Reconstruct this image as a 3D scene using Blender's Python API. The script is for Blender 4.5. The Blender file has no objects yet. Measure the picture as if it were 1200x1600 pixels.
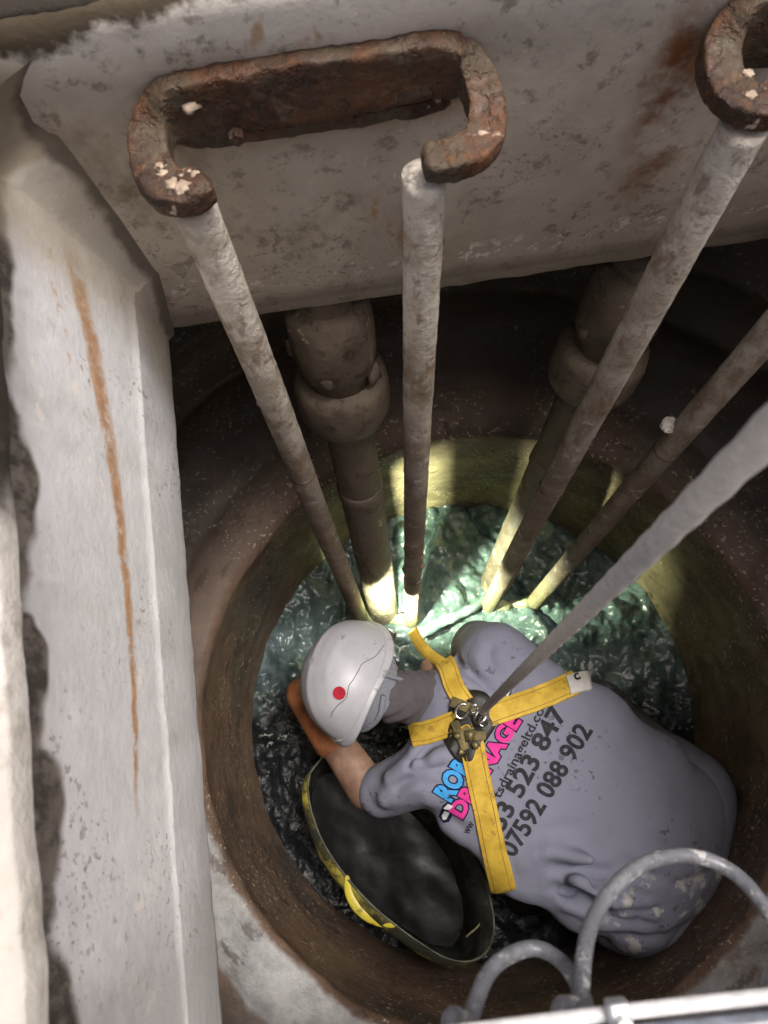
import bpy, bmesh, math, random
import numpy as np
from mathutils import Vector, Matrix, noise as mn
from mathutils.bvhtree import BVHTree

# ------------------------------------------------------------------ camera
SC = bpy.context.scene
COL = SC.collection
FPX, CX, CY = 1202.0, 600.0, 800.0          # focal length and centre in photo pixels
CAMZ = 0.55                                  # the phone is held 0.55 m above the cover slab

def _basis(N, yaw):
    d = np.array([N[0]-CX, -(N[1]-CY), -FPX]); d /= np.linalg.norm(d)
    z = -d
    y = np.array([0, 0, -1.0]); y = y - z*(y @ z); y /= np.linalg.norm(y)
    x = np.cross(y, z); c, s = math.cos(yaw), math.sin(yaw)
    return np.array([c*x+s*y, -s*x+c*y, z])
RB = _basis((640, 1155), math.radians(2.4))
CAM0 = Vector((0, 0, CAMZ))
def ray(u, v): return Vector(RB @ np.array([u-CX, -(v-CY), -FPX]))
def W(u, v, H):  r = ray(u, v); return CAM0 + r*(H/-r.z)      # point H below the phone
def WY(u, v, Y): r = ray(u, v); return CAM0 + r*(Y/r.y)
def WX(u, v, X): r = ray(u, v); return CAM0 + r*(X/r.x)
def WD(u, v, d): return CAM0 + ray(u, v)*(d/FPX)

cam = bpy.data.cameras.new('camera'); camo = bpy.data.objects.new('camera', cam); COL.objects.link(camo)
M = Matrix([list(RB[i]) for i in range(3)]).to_4x4(); M.translation = CAM0
camo.matrix_world = M
cam.sensor_fit = 'VERTICAL'; cam.sensor_height = 36; cam.sensor_width = 27
cam.lens = FPX/1600*36
cam.clip_start = 0.02; cam.clip_end = 500
cam.dof.use_dof = True; cam.dof.focus_distance = 1.75; cam.dof.aperture_fstop = 8.5
SC.camera = camo

# ------------------------------------------------------------------ sky, sun, exposure
SUN_DIR = Vector((0.29, 0.09, 1.0)).normalized()      # towards the sun
el = math.asin(SUN_DIR.z); az = math.atan2(SUN_DIR.x, SUN_DIR.y)
wd = bpy.data.worlds.new('World'); SC.world = wd; wd.use_nodes = True
wn = wd.node_tree
sky = wn.nodes.new('ShaderNodeTexSky'); sky.sky_type = 'NISHITA'; sky.sun_disc = False
sky.sun_elevation = el; sky.sun_rotation = az; sky.air_density = .35; sky.dust_density = 8.0; sky.ozone_density = 0.0
bg = wn.nodes['Background']; bg.inputs[1].default_value = 0.10
wn.links.new(sky.outputs[0], bg.inputs[0])
sl = bpy.data.lights.new('sun', 'SUN'); sl.energy = 1.5; sl.angle = math.radians(18); sl.color = (1.0, 0.985, 0.97)
so = bpy.data.objects.new('sun', sl); COL.objects.link(so)
so.rotation_euler = SUN_DIR.to_track_quat('Z', 'Y').to_euler(); so.location = (1, 1, 5)
SC.view_settings.view_transform = 'Standard'; SC.view_settings.look = 'None'
SC.view_settings.gamma = 1; SC.view_settings.use_curve_mapping = False
SC.view_settings.exposure = 0.62
SC.cycles.max_bounces = 5; SC.cycles.diffuse_bounces = 4; SC.cycles.glossy_bounces = 2
SC.cycles.use_denoising = True; SC.cycles.use_light_tree = False; SC.cycles.use_adaptive_sampling = True; SC.cycles.adaptive_threshold = .03
SC.cycles.sample_clamp_indirect = 4

random.seed(4); rng = np.random.default_rng(7)

# ------------------------------------------------------------------ material helper
class NB:
    def __init__(s, name):
        s.m = bpy.data.materials.new(name); s.m.use_nodes = True
        s.nt = s.m.node_tree; s.b = s.nt.nodes['Principled BSDF']
        tc = s.nt.nodes.new('ShaderNodeTexCoord'); s.co = tc.outputs['Object']
        sx = s.nt.nodes.new('ShaderNodeSeparateXYZ'); s.nt.links.new(s.co, sx.inputs[0]); s.x, s.y, s.z = sx.outputs
    def put(s, sock, v):
        if isinstance(v, bpy.types.NodeSocket): s.nt.links.new(v, sock)
        elif isinstance(v, tuple) and len(v) == 3 and sock.type == 'RGBA': sock.default_value = (*v, 1)
        else: sock.default_value = v
    def math(s, op, a, b=0.0, clamp=False):
        n = s.nt.nodes.new('ShaderNodeMath'); n.operation = op; n.use_clamp = clamp
        s.put(n.inputs[0], a); s.put(n.inputs[1], b); return n.outputs[0]
    def ramp(s, v, lo, hi, a=0.0, b=1.0):
        n = s.nt.nodes.new('ShaderNodeMapRange'); n.interpolation_type = 'SMOOTHSTEP'
        s.put(n.inputs[0], v); n.inputs[1].default_value = lo; n.inputs[2].default_value = hi
        n.inputs[3].default_value = a; n.inputs[4].default_value = b; return n.outputs[0]
    def coords(s, st=(1, 1, 1), off=(0, 0, 0)):
        n = s.nt.nodes.new('ShaderNodeMapping'); s.nt.links.new(s.co, n.inputs[0])
        n.inputs['Scale'].default_value = st; n.inputs['Location'].default_value = off; return n.outputs[0]
    def noise(s, scale, detail=5, rough=0.6, st=(1, 1, 1), off=(0, 0, 0), dist=0.0):
        n = s.nt.nodes.new('ShaderNodeTexNoise'); s.nt.links.new(s.coords(st, off), n.inputs['Vector'])
        n.inputs['Scale'].default_value = scale; n.inputs['Detail'].default_value = min(detail, 4) if detail < 7 else 5
        n.inputs['Roughness'].default_value = rough; n.inputs['Distortion'].default_value = dist
        return n.outputs[0]
    def vor(s, scale, st=(1, 1, 1), off=(0, 0, 0), feature='F1', rnd=1.0):
        n = s.nt.nodes.new('ShaderNodeTexVoronoi'); n.feature = feature
        s.nt.links.new(s.coords(st, off), n.inputs['Vector'])
        n.inputs['Scale'].default_value = scale; n.inputs['Randomness'].default_value = rnd
        return n.outputs[0]
    def specks(s, scale, size, dens_scale=3.0, lo=.45, hi=.6, off=(0, 0, 0), st=(1, 1, 1)):
        th = .635-.25*(size-.2)                # irregular flecks, larger 'size' = more of them
        v = s.ramp(s.noise(scale*.55, 3, .55, st=st, off=off), th-.015, th+.025)
        d = s.ramp(s.noise(dens_scale, 3, .6, off=(off[0]+3.1, off[1], off[2])), lo, hi)
        return s.math('MULTIPLY', v, d)
    def mix(s, f, a, b, blend='MIX'):
        n = s.nt.nodes.new('ShaderNodeMix'); n.data_type = 'RGBA'; n.blend_type = blend
        s.put(n.inputs[0], f); s.put(n.inputs[6], a); s.put(n.inputs[7], b); return n.outputs[2]
    def mul(s, *a):
        r = a[0]
        for q in a[1:]: r = s.math('MULTIPLY', r, q)
        return r
    def line(s, a, b, w0, w1, y0, y1, amp=.01, nscale=14, q=0.0, yc=0.0):
        """streak on a wall that follows z = a + b*y, width w0..w1 between y0 and y1"""
        n = s.noise(nscale, 4, .65)
        yy = s.math('SUBTRACT', s.y, yc); d = s.math('SUBTRACT', s.z, s.math('ADD', s.math('ADD', s.math('MULTIPLY', s.y, b), a), s.math('MULTIPLY', s.math('MULTIPLY', yy, yy), q)))
        d = s.math('ABSOLUTE', s.math('ADD', d, s.math('MULTIPLY', s.math('SUBTRACT', n, .5), amp)))
        w = s.ramp(s.y, min(y0, y1), max(y0, y1), w0 if y0 < y1 else w1, w1 if y0 < y1 else w0)
        f = s.ramp(s.math('DIVIDE', d, w), 1.0, .45)
        e = s.mul(s.ramp(s.y, min(y0, y1)-.05, min(y0, y1)+.05), s.ramp(s.y, max(y0, y1)+.03, max(y0, y1)-.02))
        return s.mul(f, e)
    def bump(s, h, strength=.3, dist=.01, normal=None):
        n = s.nt.nodes.new('ShaderNodeBump'); s.put(n.inputs['Height'], h)
        n.inputs['Strength'].default_value = strength; n.inputs['Distance'].default_value = dist
        if normal: s.nt.links.new(normal, n.inputs['Normal'])
        s.nt.links.new(n.outputs[0], s.b.inputs['Normal']); return n.outputs[0]
    def out(s, color, rough=.7, metal=0.0, spec=.5, coat=None):
        s.put(s.b.inputs['Base Color'], color); s.put(s.b.inputs['Roughness'], rough); s.put(s.b.inputs['Metallic'], metal)
        s.put(s.b.inputs['Specular IOR Level'], spec)
        if coat is not None: s.put(s.b.inputs['Coat Weight'], coat); s.b.inputs['Coat Roughness'].default_value = .12
        return s.m

def plain(name, col, rough=.6, metal=0.0, var=.25, scale=30, bump=.15, spec=.5):
    n = NB(name); f = n.noise(scale, 5, .65)
    c = n.mix(n.ramp(f, .3, .7), tuple(x*(1-var) for x in col), tuple(min(1, x*(1+var)) for x in col))
    if bump: n.bump(f, bump, .004)
    return n.out(c, rough, metal, spec)

# painted concrete of the access shaft -------------------------------------------------
def mat_shaft(left):
    n = NB('shaft_paint_left' if left else 'shaft_paint_back')
    big = n.noise(3.2, 6, .62, off=(1, 2, 3))
    if left:
        c = n.mix(n.ramp(big, .35, .68), (.66, .66, .655), (.80, .80, .81))
    else:
        c = n.mix(n.ramp(big, .35, .68), (.47, .41, .325), (.66, .59, .49))
        c = n.mix(n.ramp(n.math('ADD', n.z, n.math('MULTIPLY', big, .08)), -.03, .03), c, (.80, .75, .66))   # paler cream towards the top
    sm = n.noise(7, 7, .7, off=(5, 1, 1), st=(1, 1, .55))
    c = n.mix(n.mul(n.ramp(sm, .54, .74), .45 if left else .7), c, (.42, .38, .32) if left else (.21, .155, .10))
    c = n.mix(n.mul(n.ramp(n.noise(9, 6, .7, off=(9, 4, 1)), .55, .68), .55), c, (.80, .79, .77) if left else (.52, .47, .40))
    mid = n.noise(24, 6, .75, off=(2, 8, 1))
    c = n.mix(n.mul(n.ramp(mid, .58, .70) if left else n.ramp(mid, .54, .66), .22 if left else .6), c, (.34, .30, .25) if left else (.17, .13, .09))
    c = n.mix(n.mul(n.specks(150 if left else 85, .22 if left else .31, 4, .54, .70), .5 if left else .7), c, (.12, .095, .07))          # black spots
    c = n.mix(n.mul(n.specks(240, .27, 5, .50, .64, off=(4, 4, 4)), .6), c, (.15, .11, .07))
    c = n.mix(n.mul(n.specks(60, .22, 6, .56, .62, off=(7, 1, 3)), .8), c, (.85, .80, .72))        # pale crumbs
    if left:
        c = n.mix(n.mul(n.ramp(n.noise(40, 5, .7, st=(1, .12, 1)), .58, .70), .35), c, (.86, .86, .88))   # scrapes along the wall
        brk = n.ramp(n.noise(32, 4, .7), .36, .52)
        s1 = n.line(-.289, 0, .008, .022, .0, .58, .016, 26, .40, .14)
        c = n.mix(n.mul(s1, brk, .85), c, (.52, .25, .085))
        s2 = n.line(-.289, 0, .004, .012, .0, .57, .012, 40, .40, .14)
        c = n.mix(n.mul(s2, n.ramp(n.noise(50, 4, .7, off=(2, 2, 2)), .40, .55), .75), c, (.36, .15, .045))
        s4 = n.line(-.291, 0, .012, .026, .05, .60, .02, 14, .40, .14)
        c = n.mix(n.mul(s4, .30), c, (.50, .40, .30))
        s3 = n.line(-.30, .24, .004, .011, .42, .60, .03, 22)
        c = n.mix(n.mul(s3, n.ramp(n.noise(35, 4, .7, off=(3, 3, 3)), .48, .6), .7), c, (.58, .36, .18))
        top = n.math('ADD', n.z, n.math('MULTIPLY', n.y, -.034))
        edge = n.math('ADD', top, n.math('MULTIPLY', n.math('SUBTRACT', n.noise(9, 2, .45, off=(4, 9, 2)), .5), .10))
        c = n.mix(n.ramp(edge, -.127, -.115), c, n.mix(n.ramp(n.noise(26, 4, .7), .4, .6), (.07, .058, .047), (.20, .175, .145)))                 # paint broken away at the rim
        c = n.mix(n.mul(n.ramp(edge, -.10, -.085), n.ramp(n.noise(20, 6, .7), .5, .62)), c, (.25, .22, .18))
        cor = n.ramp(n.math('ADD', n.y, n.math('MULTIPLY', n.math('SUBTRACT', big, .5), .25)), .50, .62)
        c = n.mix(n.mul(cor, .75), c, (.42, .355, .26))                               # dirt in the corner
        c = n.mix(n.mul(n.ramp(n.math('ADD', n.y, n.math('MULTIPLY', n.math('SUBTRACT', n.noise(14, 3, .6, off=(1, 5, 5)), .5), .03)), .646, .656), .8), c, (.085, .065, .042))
    else:
        r1 = n.ramp(n.math('ABSOLUTE', n.math('SUBTRACT', n.x, n.math('ADD', .415, n.math('MULTIPLY', n.math('ADD', n.z, .2), -.06)))), .055, .01)
        c = n.mix(n.mul(r1, n.ramp(n.z, -.02, -.12), n.ramp(n.z, -.46, -.2), n.ramp(n.noise(13, 5, .7), .38, .62)), c, (.24, .085, .03))
        r2 = n.ramp(n.noise(10, 4, .6, off=(8, 2, 6), st=(1, 1, .6)), .67, .72)
        c = n.mix(n.mul(r2, .75), c, (.42, .22, .06))
        r3 = n.mul(n.ramp(n.z, -.18, -.125), n.ramp(n.z, -.08, -.12), n.ramp(n.x, -.2, -.12), n.ramp(n.x, .2, .14), n.ramp(n.noise(18, 5, .7), .45, .6))
        c = n.mix(r3, c, (.33, .17, .05))
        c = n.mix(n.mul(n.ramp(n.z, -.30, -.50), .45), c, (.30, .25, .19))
        row = n.mul(n.ramp(n.math('ABSOLUTE', n.math('ADD', n.z, n.math('ADD', .415, n.math('MULTIPLY', n.math('SUBTRACT', n.noise(4, 3), .5), .12)))), .03, .004),
                    n.ramp(n.noise(60, 5, .75), .56, .62))
        c = n.mix(row, c, (.74, .68, .60))
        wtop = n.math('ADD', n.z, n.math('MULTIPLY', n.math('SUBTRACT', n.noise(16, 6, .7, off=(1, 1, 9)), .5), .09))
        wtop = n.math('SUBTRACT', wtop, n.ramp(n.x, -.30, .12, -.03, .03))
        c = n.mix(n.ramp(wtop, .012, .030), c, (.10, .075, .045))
    h = n.math('ADD', n.math('MULTIPLY', n.noise(55, 8, .75), .6), n.math('MULTIPLY', n.noise(12, 5, .6), 1.0))
    n.bump(h, .45, .006)
    return n.out(c, n.ramp(mid, .3, .7, .5, .8) if left else .72)

def mat_chamber():
    n = NB('chamber_concrete')
    c = n.mix(n.ramp(n.noise(4, 6, .65), .3, .7), (.14, .090, .062), (.225, .145, .098))
    c = n.mix(n.mul(n.ramp(n.noise(2.3, 5, .6, off=(3, 5, 1), st=(1, 1, 2)), .50, .62), .8), c, (.085, .07, .055))
    zz = n.math('ADD', n.z, n.math('MULTIPLY', n.math('SUBTRACT', n.noise(9, 4, .6), .5), .03))
    grey = n.mul(n.ramp(zz, CAMZ-1.942, CAMZ-1.932), n.ramp(zz, CAMZ-1.815, CAMZ-1.835), n.ramp(n.y, .25, -.15, .12, 1), n.ramp(n.noise(5, 4, .65, off=(.4, .6, 0)), .28, .48))
    c = n.mix(grey, c, n.mix(n.ramp(n.noise(13, 4, .65, off=(3, 2, 1)), .35, .65), (.38, .38, .38), (.60, .60, .59)))
    c = n.mix(n.mul(n.ramp(n.noise(8, 6, .7, off=(2, 1, 7), st=(1, 1, 3)), .55, .66), .7), c, (.11, .085, .06))
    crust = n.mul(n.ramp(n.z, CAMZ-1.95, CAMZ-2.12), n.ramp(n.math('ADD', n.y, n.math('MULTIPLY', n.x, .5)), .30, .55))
    c = n.mix(n.mul(crust, .75), c, n.mix(n.ramp(n.noise(9, 4, .7), .4, .62), (.29, .245, .125), (.15, .115, .065)))  # yellowish crust only where the lamp falls, its glow painted in
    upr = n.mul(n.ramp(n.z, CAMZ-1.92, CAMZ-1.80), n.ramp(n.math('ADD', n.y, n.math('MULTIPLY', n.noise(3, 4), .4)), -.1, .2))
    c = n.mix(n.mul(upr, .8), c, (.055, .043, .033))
    c = n.mix(n.mul(n.specks(170, .24, 4, .42, .58), n.ramp(n.z, CAMZ-1.80, CAMZ-1.93, .25, .9)), c, (.62, .55, .42))
    c = n.mix(n.mul(n.specks(60, .25, 4, .46, .58, off=(5, 5, 5)), .7), c, (.06, .045, .03))
    h = n.math('ADD', n.noise(40, 7, .75), n.math('MULTIPLY', n.noise(9, 5, .6), 1.5))
    n.bump(h, .55, .008)
    return n.out(c, n.ramp(n.noise(14, 4), .35, .65, .42, .75))

def mat_sludge():
    n = NB('wet_sludge')
    a = n.noise(7, 6, .65)
    c = n.mix(n.ramp(a, .35, .65), (.055, .085, .080), (.15, .22, .21))
    c = n.mix(n.mul(n.ramp(n.noise(4, 4, .6, off=(3, 1, 0)), .52, .66), .7), c, (.19, .26, .27))
    unlit = n.ramp(n.math('ADD', n.math('ADD', n.y, n.math('MULTIPLY', n.x, .18)), n.math('MULTIPLY', n.math('SUBTRACT', a, .5), .3)), .27, .03)
    c = n.mix(unlit, c, (.009, .010, .011))                     # shade of the unlit front half painted black into the colour
    c = n.mix(n.mul(n.specks(120, .24, 5, .5, .6), .8), c, (.35, .38, .33))
    h = n.math('ADD', n.math('MULTIPLY', n.noise(24, 4, .55, dist=.5), 1.0), n.math('MULTIPLY', n.noise(70, 3, .6), .30))
    n.bump(h, .30, .020)
    return n.out(c, n.math('ADD', n.ramp(n.noise(16, 4), .3, .7, .10, .36), n.math('MULTIPLY', unlit, .10)), 0, n.math('SUBTRACT', .5, n.math('MULTIPLY', unlit, .30)), n.math('MULTIPLY', n.math('SUBTRACT', 1.0, unlit), .5))

def mat_rust():
    n = NB('rusty_iron')
    a = n.noise(16, 7, .7); b = n.noise(45, 6, .75, off=(3, 3, 3))
    c = n.mix(n.ramp(a, .35, .65), (.048, .026, .017), (.125, .056, .026))
    c = n.mix(n.mul(n.ramp(b, .54, .68), .8), c, (.20, .090, .038))
    c = n.mix(n.mul(n.ramp(n.noise(22, 6, .7, off=(8, 1, 5)), .55, .66), .7), c, (.15, .115, .075))
    c = n.mix(n.mul(n.ramp(n.noise(30, 6, .7, off=(1, 7, 5)), .56, .66), .8), c, (.055, .035, .025))
    c = n.mix(n.mul(n.specks(55, .30, 9, .56, .6, off=(2, 2, 5)), .9), c, (.66, .52, .40))
    c = n.mix(n.mul(n.ramp(n.noise(12, 4, .7, off=(6, 6, 2)), .46, .60), .75), c, (.085, .068, .043))
    n.bump(n.math('ADD', n.math('MULTIPLY', b, .7), n.math('ADD', a, n.math('MULTIPLY', n.ramp(n.noise(34, 4, .6, off=(3, 9, 1)), .47, .58), .45))), .8, .006)
    return n.out(c, n.ramp(b, .3, .7, .5, .85), .1)

def mat_rail():
    n = NB('scaled_guide_rail')
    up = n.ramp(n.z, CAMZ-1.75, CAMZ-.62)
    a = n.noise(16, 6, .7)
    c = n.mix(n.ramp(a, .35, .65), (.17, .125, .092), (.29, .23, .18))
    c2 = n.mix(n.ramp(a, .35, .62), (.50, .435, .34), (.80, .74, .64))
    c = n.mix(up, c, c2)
    low = n.ramp(n.math('ADD', n.z, n.math('MULTIPLY', a, .12)), CAMZ-2.22, CAMZ-2.36)
    c = n.mix(n.mul(low, .85), c, (.32, .30, .155))                                     # lamp-lit foot of the rail, its glow painted pale yellow
    c = n.mix(n.mul(n.ramp(n.noise(20, 6, .75, off=(5, 2, 1), st=(1, 1, .45)), .48, .63), .8), c, (.24, .165, .105))
    c = n.mix(n.mul(n.ramp(n.noise(50, 5, .75, off=(1, 2, 4)), .57, .66), .5), c, (.13, .092, .06))
    c = n.mix(n.mul(n.ramp(n.noise(26, 5, .7, off=(7, 7, 1)), .60, .68), .6), c, (.75, .72, .67))
    n.bump(n.math('ADD', n.noise(70, 7, .75), n.math('MULTIPLY', a, 1.0)), .75, .008)
    return n.out(c, .68)

def mat_pipe():
    n = NB('scaled_discharge_pipe')
    a = n.noise(11, 6, .7)
    c = n.mix(n.ramp(a, .35, .65), (.11, .083, .058), (.19, .15, .108))
    low = n.ramp(n.math('ADD', n.z, n.math('MULTIPLY', a, .03)), CAMZ-2.10, CAMZ-2.16)
    c = n.mix(n.mul(low, .9), c, n.mix(n.ramp(n.noise(16, 4, .7, off=(4, 4, 1)), .4, .62), (.22, .215, .105), (.11, .125, .08)))  # yellow-green foot, the head lamp's light put into the colour
    c = n.mix(n.mul(n.ramp(n.noise(24, 6, .75, off=(5, 2, 1)), .54, .66), .8), c, (.06, .045, .033))
    c = n.mix(n.mul(n.specks(70, .25, 6, .55, .62), .8), c, (.50, .47, .30))
    n.bump(n.math('ADD', n.noise(45, 7, .75), n.math('MULTIPLY', a, 1.2)), .6, .008)
    return n.out(c, n.ramp(a, .4, .6, .45, .75))

def mat_cloth(name, col, smudge=True):
    n = NB(name)
    w = n.noise(9, 5, .6); f = n.noise(900, 2, .5)
    c = n.mix(n.ramp(n.noise(5, 5, .6), .3, .7), tuple(x*.88 for x in col), col)
    c = n.mix(n.mul(n.ramp(n.noise(13, 6, .7, off=(2, 5, 1)), .60, .72), .35), c, tuple(x*.45 for x in col))
    c = n.mix(n.mul(n.specks(90, .17, 4, .52, .58, off=(2, 3, 1)), .7), c, (.09, .09, .10))
    if smudge:
        sp = n.mul(n.ramp(n.noise(15, 4, .6, off=(6, 2, 2)), .55, .63), n.ramp(n.y, -.36, -.43), n.ramp(n.x, .34, .46))
        c = n.mix(n.mul(sp, .75), c, (.62, .60, .56))
        mud = n.mul(n.ramp(n.z, CAMZ-2.16, CAMZ-2.30), n.ramp(n.noise(9, 5, .7), .25, .55))
        c = n.mix(mud, c, (.05, .047, .042))
    n.bump(n.math('ADD', n.math('MULTIPLY', n.noise(22, 4, .55, dist=.6), 1.0), n.math('MULTIPLY', f, .05)), .35, .008)
    return n.out(c, .9, 0, .2)

MS_L, MS_B = mat_shaft(True), mat_shaft(False)
M_CH, M_SL, M_RUST, M_RAIL, M_PIPE = mat_chamber(), mat_sludge(), mat_rust(), mat_rail(), mat_pipe()
M_WELD = plain('rust_brown_weld', (.10, .055, .032), .8, 0, .4, 60, .4)
M_FLAKE = plain('old_paint_flake', (.44, .34, .25), .8, 0, .4, 60, .5)

# ------------------------------------------------------------------ mesh helpers
def mk(name, verts, faces, mat, parent=None, smooth=True):
    me = bpy.data.meshes.new(name); me.from_pydata([tuple(v) for v in verts], [], faces); me.update()
    if smooth: me.polygons.foreach_set('use_smooth', [True]*len(me.polygons))
    o = bpy.data.objects.new(name, me); COL.objects.link(o)
    if mat: me.materials.append(mat)
    if parent: o.parent = parent
    return o
def from_bm(name, bm, mat, parent=None, smooth=False):
    me = bpy.data.meshes.new(name); bm.to_mesh(me); bm.free()
    if smooth: me.polygons.foreach_set('use_smooth', [True]*len(me.polygons))
    o = bpy.data.objects.new(name, me); COL.objects.link(o); me.materials.append(mat)
    if parent: o.parent = parent
    return o
def tag(o, label, cat, group=None):
    o['label'] = label; o['category'] = cat
    if group: o['group'] = group
    return o
def struct(o): o['kind'] = 'structure'; return o
def empty(name, loc=(0, 0, 0)):
    o = bpy.data.objects.new(name, None); COL.objects.link(o); o.location = loc; o.empty_display_size = .05; return o
def keep(o, parent):
    o.parent = parent; o.matrix_parent_inverse = Matrix.Translation(-parent.location) if parent.type == 'EMPTY' else Matrix.Identity(4); return o
def fb(p, s, oct=4):
    return mn.fractal(Vector(p)*s, .9, 2.1, oct, noise_basis='PERLIN_ORIGINAL')

def grid(name, P, mat, parent=None, smooth=True, closed_u=False, closed_v=False):
    nu, nv = len(P), len(P[0]); vs = [p for r in P for p in r]; fs = []
    for i in range(nu if closed_u else nu-1):
        for j in range(nv if closed_v else nv-1):
            a, b = i, (i+1) % nu; c, d = j, (j+1) % nv
            fs.append((a*nv+c, b*nv+c, b*nv+d, a*nv+d))
    return mk(name, vs, fs, mat, parent, smooth)

def frames(pts):
    """parallel-transport frames along a polyline"""
    T = [(pts[min(i+1, len(pts)-1)]-pts[max(i-1, 0)]).normalized() for i in range(len(pts))]
    n = T[0].orthogonal().normalized(); out = []
    for t in T:
        n = (n - t*n.dot(t)).normalized(); out.append((t, n, t.cross(n)))
    return out
def catmull(P, n=10):
    P = [Vector(p) for p in P]; Q = [P[0]*2-P[1]]+P+[P[-1]*2-P[-2]]; out = []
    for i in range(1, len(Q)-2):
        for k in range(n):
            t = k/n; a, b, c, d = Q[i-1], Q[i], Q[i+1], Q[i+2]
            out.append(.5*((2*b)+(c-a)*t+(2*a-5*b+4*c-d)*t*t+(3*b-a-3*c+d)*t**3))
    out.append(P[-1]); return out
def tube_mesh(pts, rad, seg=20, rough=0.0, rs=40, cap=True):
    fr = frames(pts); vs, fs = [], []; N = len(pts)
    for i, (p, (t, n, b)) in enumerate(zip(pts, fr)):
        r0 = rad(i/(N-1)) if callable(rad) else rad
        for k in range(seg):
            a = 2*math.pi*k/seg; d = n*math.cos(a)+b*math.sin(a); q = p+d*r0
            if rough: q = q+d*rough*fb(q, rs)
            vs.append(q)
    for i in range(N-1):
        for k in range(seg):
            k2 = (k+1) % seg; fs.append((i*seg+k, i*seg+k2, (i+1)*seg+k2, (i+1)*seg+k))
    if cap:
        fs.append(tuple(range(seg))[::-1]); fs.append(tuple(range((N-1)*seg, N*seg)))
    return vs, fs
def tube(name, pts, rad, mat, parent=None, seg=20, rough=0.0, rs=40):
    return mk(name, *tube_mesh([Vector(p) for p in pts], rad, seg, rough, rs), mat, parent)
def lerp_pts(a, b, n): return [a.lerp(b, i/(n-1)) for i in range(n)]
def box_bm(bm, c, sx, sy, sz, rot=None, bevel=0.0):
    r = bmesh.ops.create_cube(bm, size=1.0); vs = r['verts']
    bmesh.ops.scale(bm, vec=(sx, sy, sz), verts=vs)
    if bevel:
        es = list({e for v in vs for e in v.link_edges}); rr = bmesh.ops.bevel(bm, geom=es, offset=bevel, segments=2, affect='EDGES', profile=.6)
        vs = list({v for f in rr['faces'] for v in f.verts} | {v for v in vs if v.is_valid})
    if rot: bmesh.ops.rotate(bm, cent=(0, 0, 0), matrix=rot, verts=vs)
    bmesh.ops.translate(bm, vec=c, verts=vs)
def lump(name, c, r, mat, parent, seed=0, flat=1.0, nrm=None, sub=2):
    bm = bmesh.new(); bmesh.ops.create_icosphere(bm, subdivisions=sub, radius=1.0)
    q = (nrm or Vector((0, 0, 1))).to_track_quat('Z', 'Y').to_matrix()
    for v in bm.verts:
        d = v.co.copy(); k = 1+.45*mn.noise(d*1.7+Vector((seed*3.7, seed, 0)))+.25*mn.noise(d*4+Vector((seed, 9, 0)))
        w = d*k*r; w.z *= flat; v.co = q @ w + Vector(c)
    return from_bm(name, bm, mat, parent, True)

# --- signed distance bodies turned into one continuous surface --------------------
def surface(fn, lo, hi, h):
    lo = np.array(lo, float); n = [int(math.ceil((hi[i]-lo[i])/h))+1 for i in range(3)]
    ax = [lo[i]+h*np.arange(n[i]) for i in range(3)]
    X, Y, Z = np.meshgrid(*ax, indexing='ij')
    pts = np.stack([X, Y, Z], -1)
    st = 5                                   # coarse pass first, fine only near the surface
    V = np.full(n, 1.0); need = np.zeros(n, bool)
    ci = [np.arange(0, n[i], st) for i in range(3)]
    Cc = fn(pts[np.ix_(*ci)].reshape(-1, 3)).reshape([len(c) for c in ci])
    idx = [np.minimum((np.arange(n[i])+st//2)//st, len(ci[i])-1) for i in range(3)]
    F = Cc[np.ix_(*idx)]; V = np.where(F < 0, -1.0, 1.0); need = np.abs(F) < st*h*1.9
    V[need] = fn(pts[need])
    cs = [(a, b, c) for a in (0, 1) for b in (0, 1) for c in (0, 1)]
    sl = lambda c: V[c[0]:n[0]-1+c[0], c[1]:n[1]-1+c[1], c[2]:n[2]-1+c[2]]
    S = np.stack([sl(c) for c in cs], -1); s = S < 0
    act = s.any(-1) & ~s.all(-1); ids = -np.ones(act.shape, int); ids[act] = np.arange(act.sum())
    cell = np.argwhere(act); Sv = S[act]; acc = np.zeros((len(cell), 3)); cnt = np.zeros(len(cell))
    for a in range(8):
        for b in range(a+1, 8):
            ca, cb = np.array(cs[a]), np.array(cs[b])
            if np.abs(ca-cb).sum() != 1: continue
            va, vb = Sv[:, a], Sv[:, b]; m = (va < 0) != (vb < 0)
            t = np.where(m, va/np.where(m, va-vb, 1), 0)
            acc += np.where(m[:, None], ca+t[:, None]*(cb-ca), 0); cnt += m
    vs = lo+h*(cell+acc/cnt[:, None]); fs = []
    sg = V < 0
    for axis in range(3):
        A = np.moveaxis(sg, axis, 0); I = np.moveaxis(ids, axis, 0)
        d = A[:-1] != A[1:]; d[:, 0, :] = False; d[:, :, 0] = False; d[:, -1, :] = False; d[:, :, -1] = False
        w = np.argwhere(d); i, j, k = w.T
        q = np.stack([I[i, j-1, k-1], I[i, j, k-1], I[i, j, k], I[i, j-1, k]], 1)
        fl = A[i, j, k]
        if axis == 1: fl = ~fl
        q[~fl] = q[~fl][:, ::-1]
        fs.append(q)
    fs = np.concatenate(fs); fs = fs[(fs >= 0).all(1)]
    return vs, fs
def n3(v): v = np.array(v, float); return v/np.linalg.norm(v)
def cap(a, b, ra, rb=None):
    a, b = np.array(a, float), np.array(b, float); rb = ra if rb is None else rb
    def f(p):
        ab = b-a; t = np.clip((p-a) @ ab/(ab @ ab), 0, 1); return np.linalg.norm(p-a-t[:, None]*ab, axis=1)-(ra+(rb-ra)*t)
    return f
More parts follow.
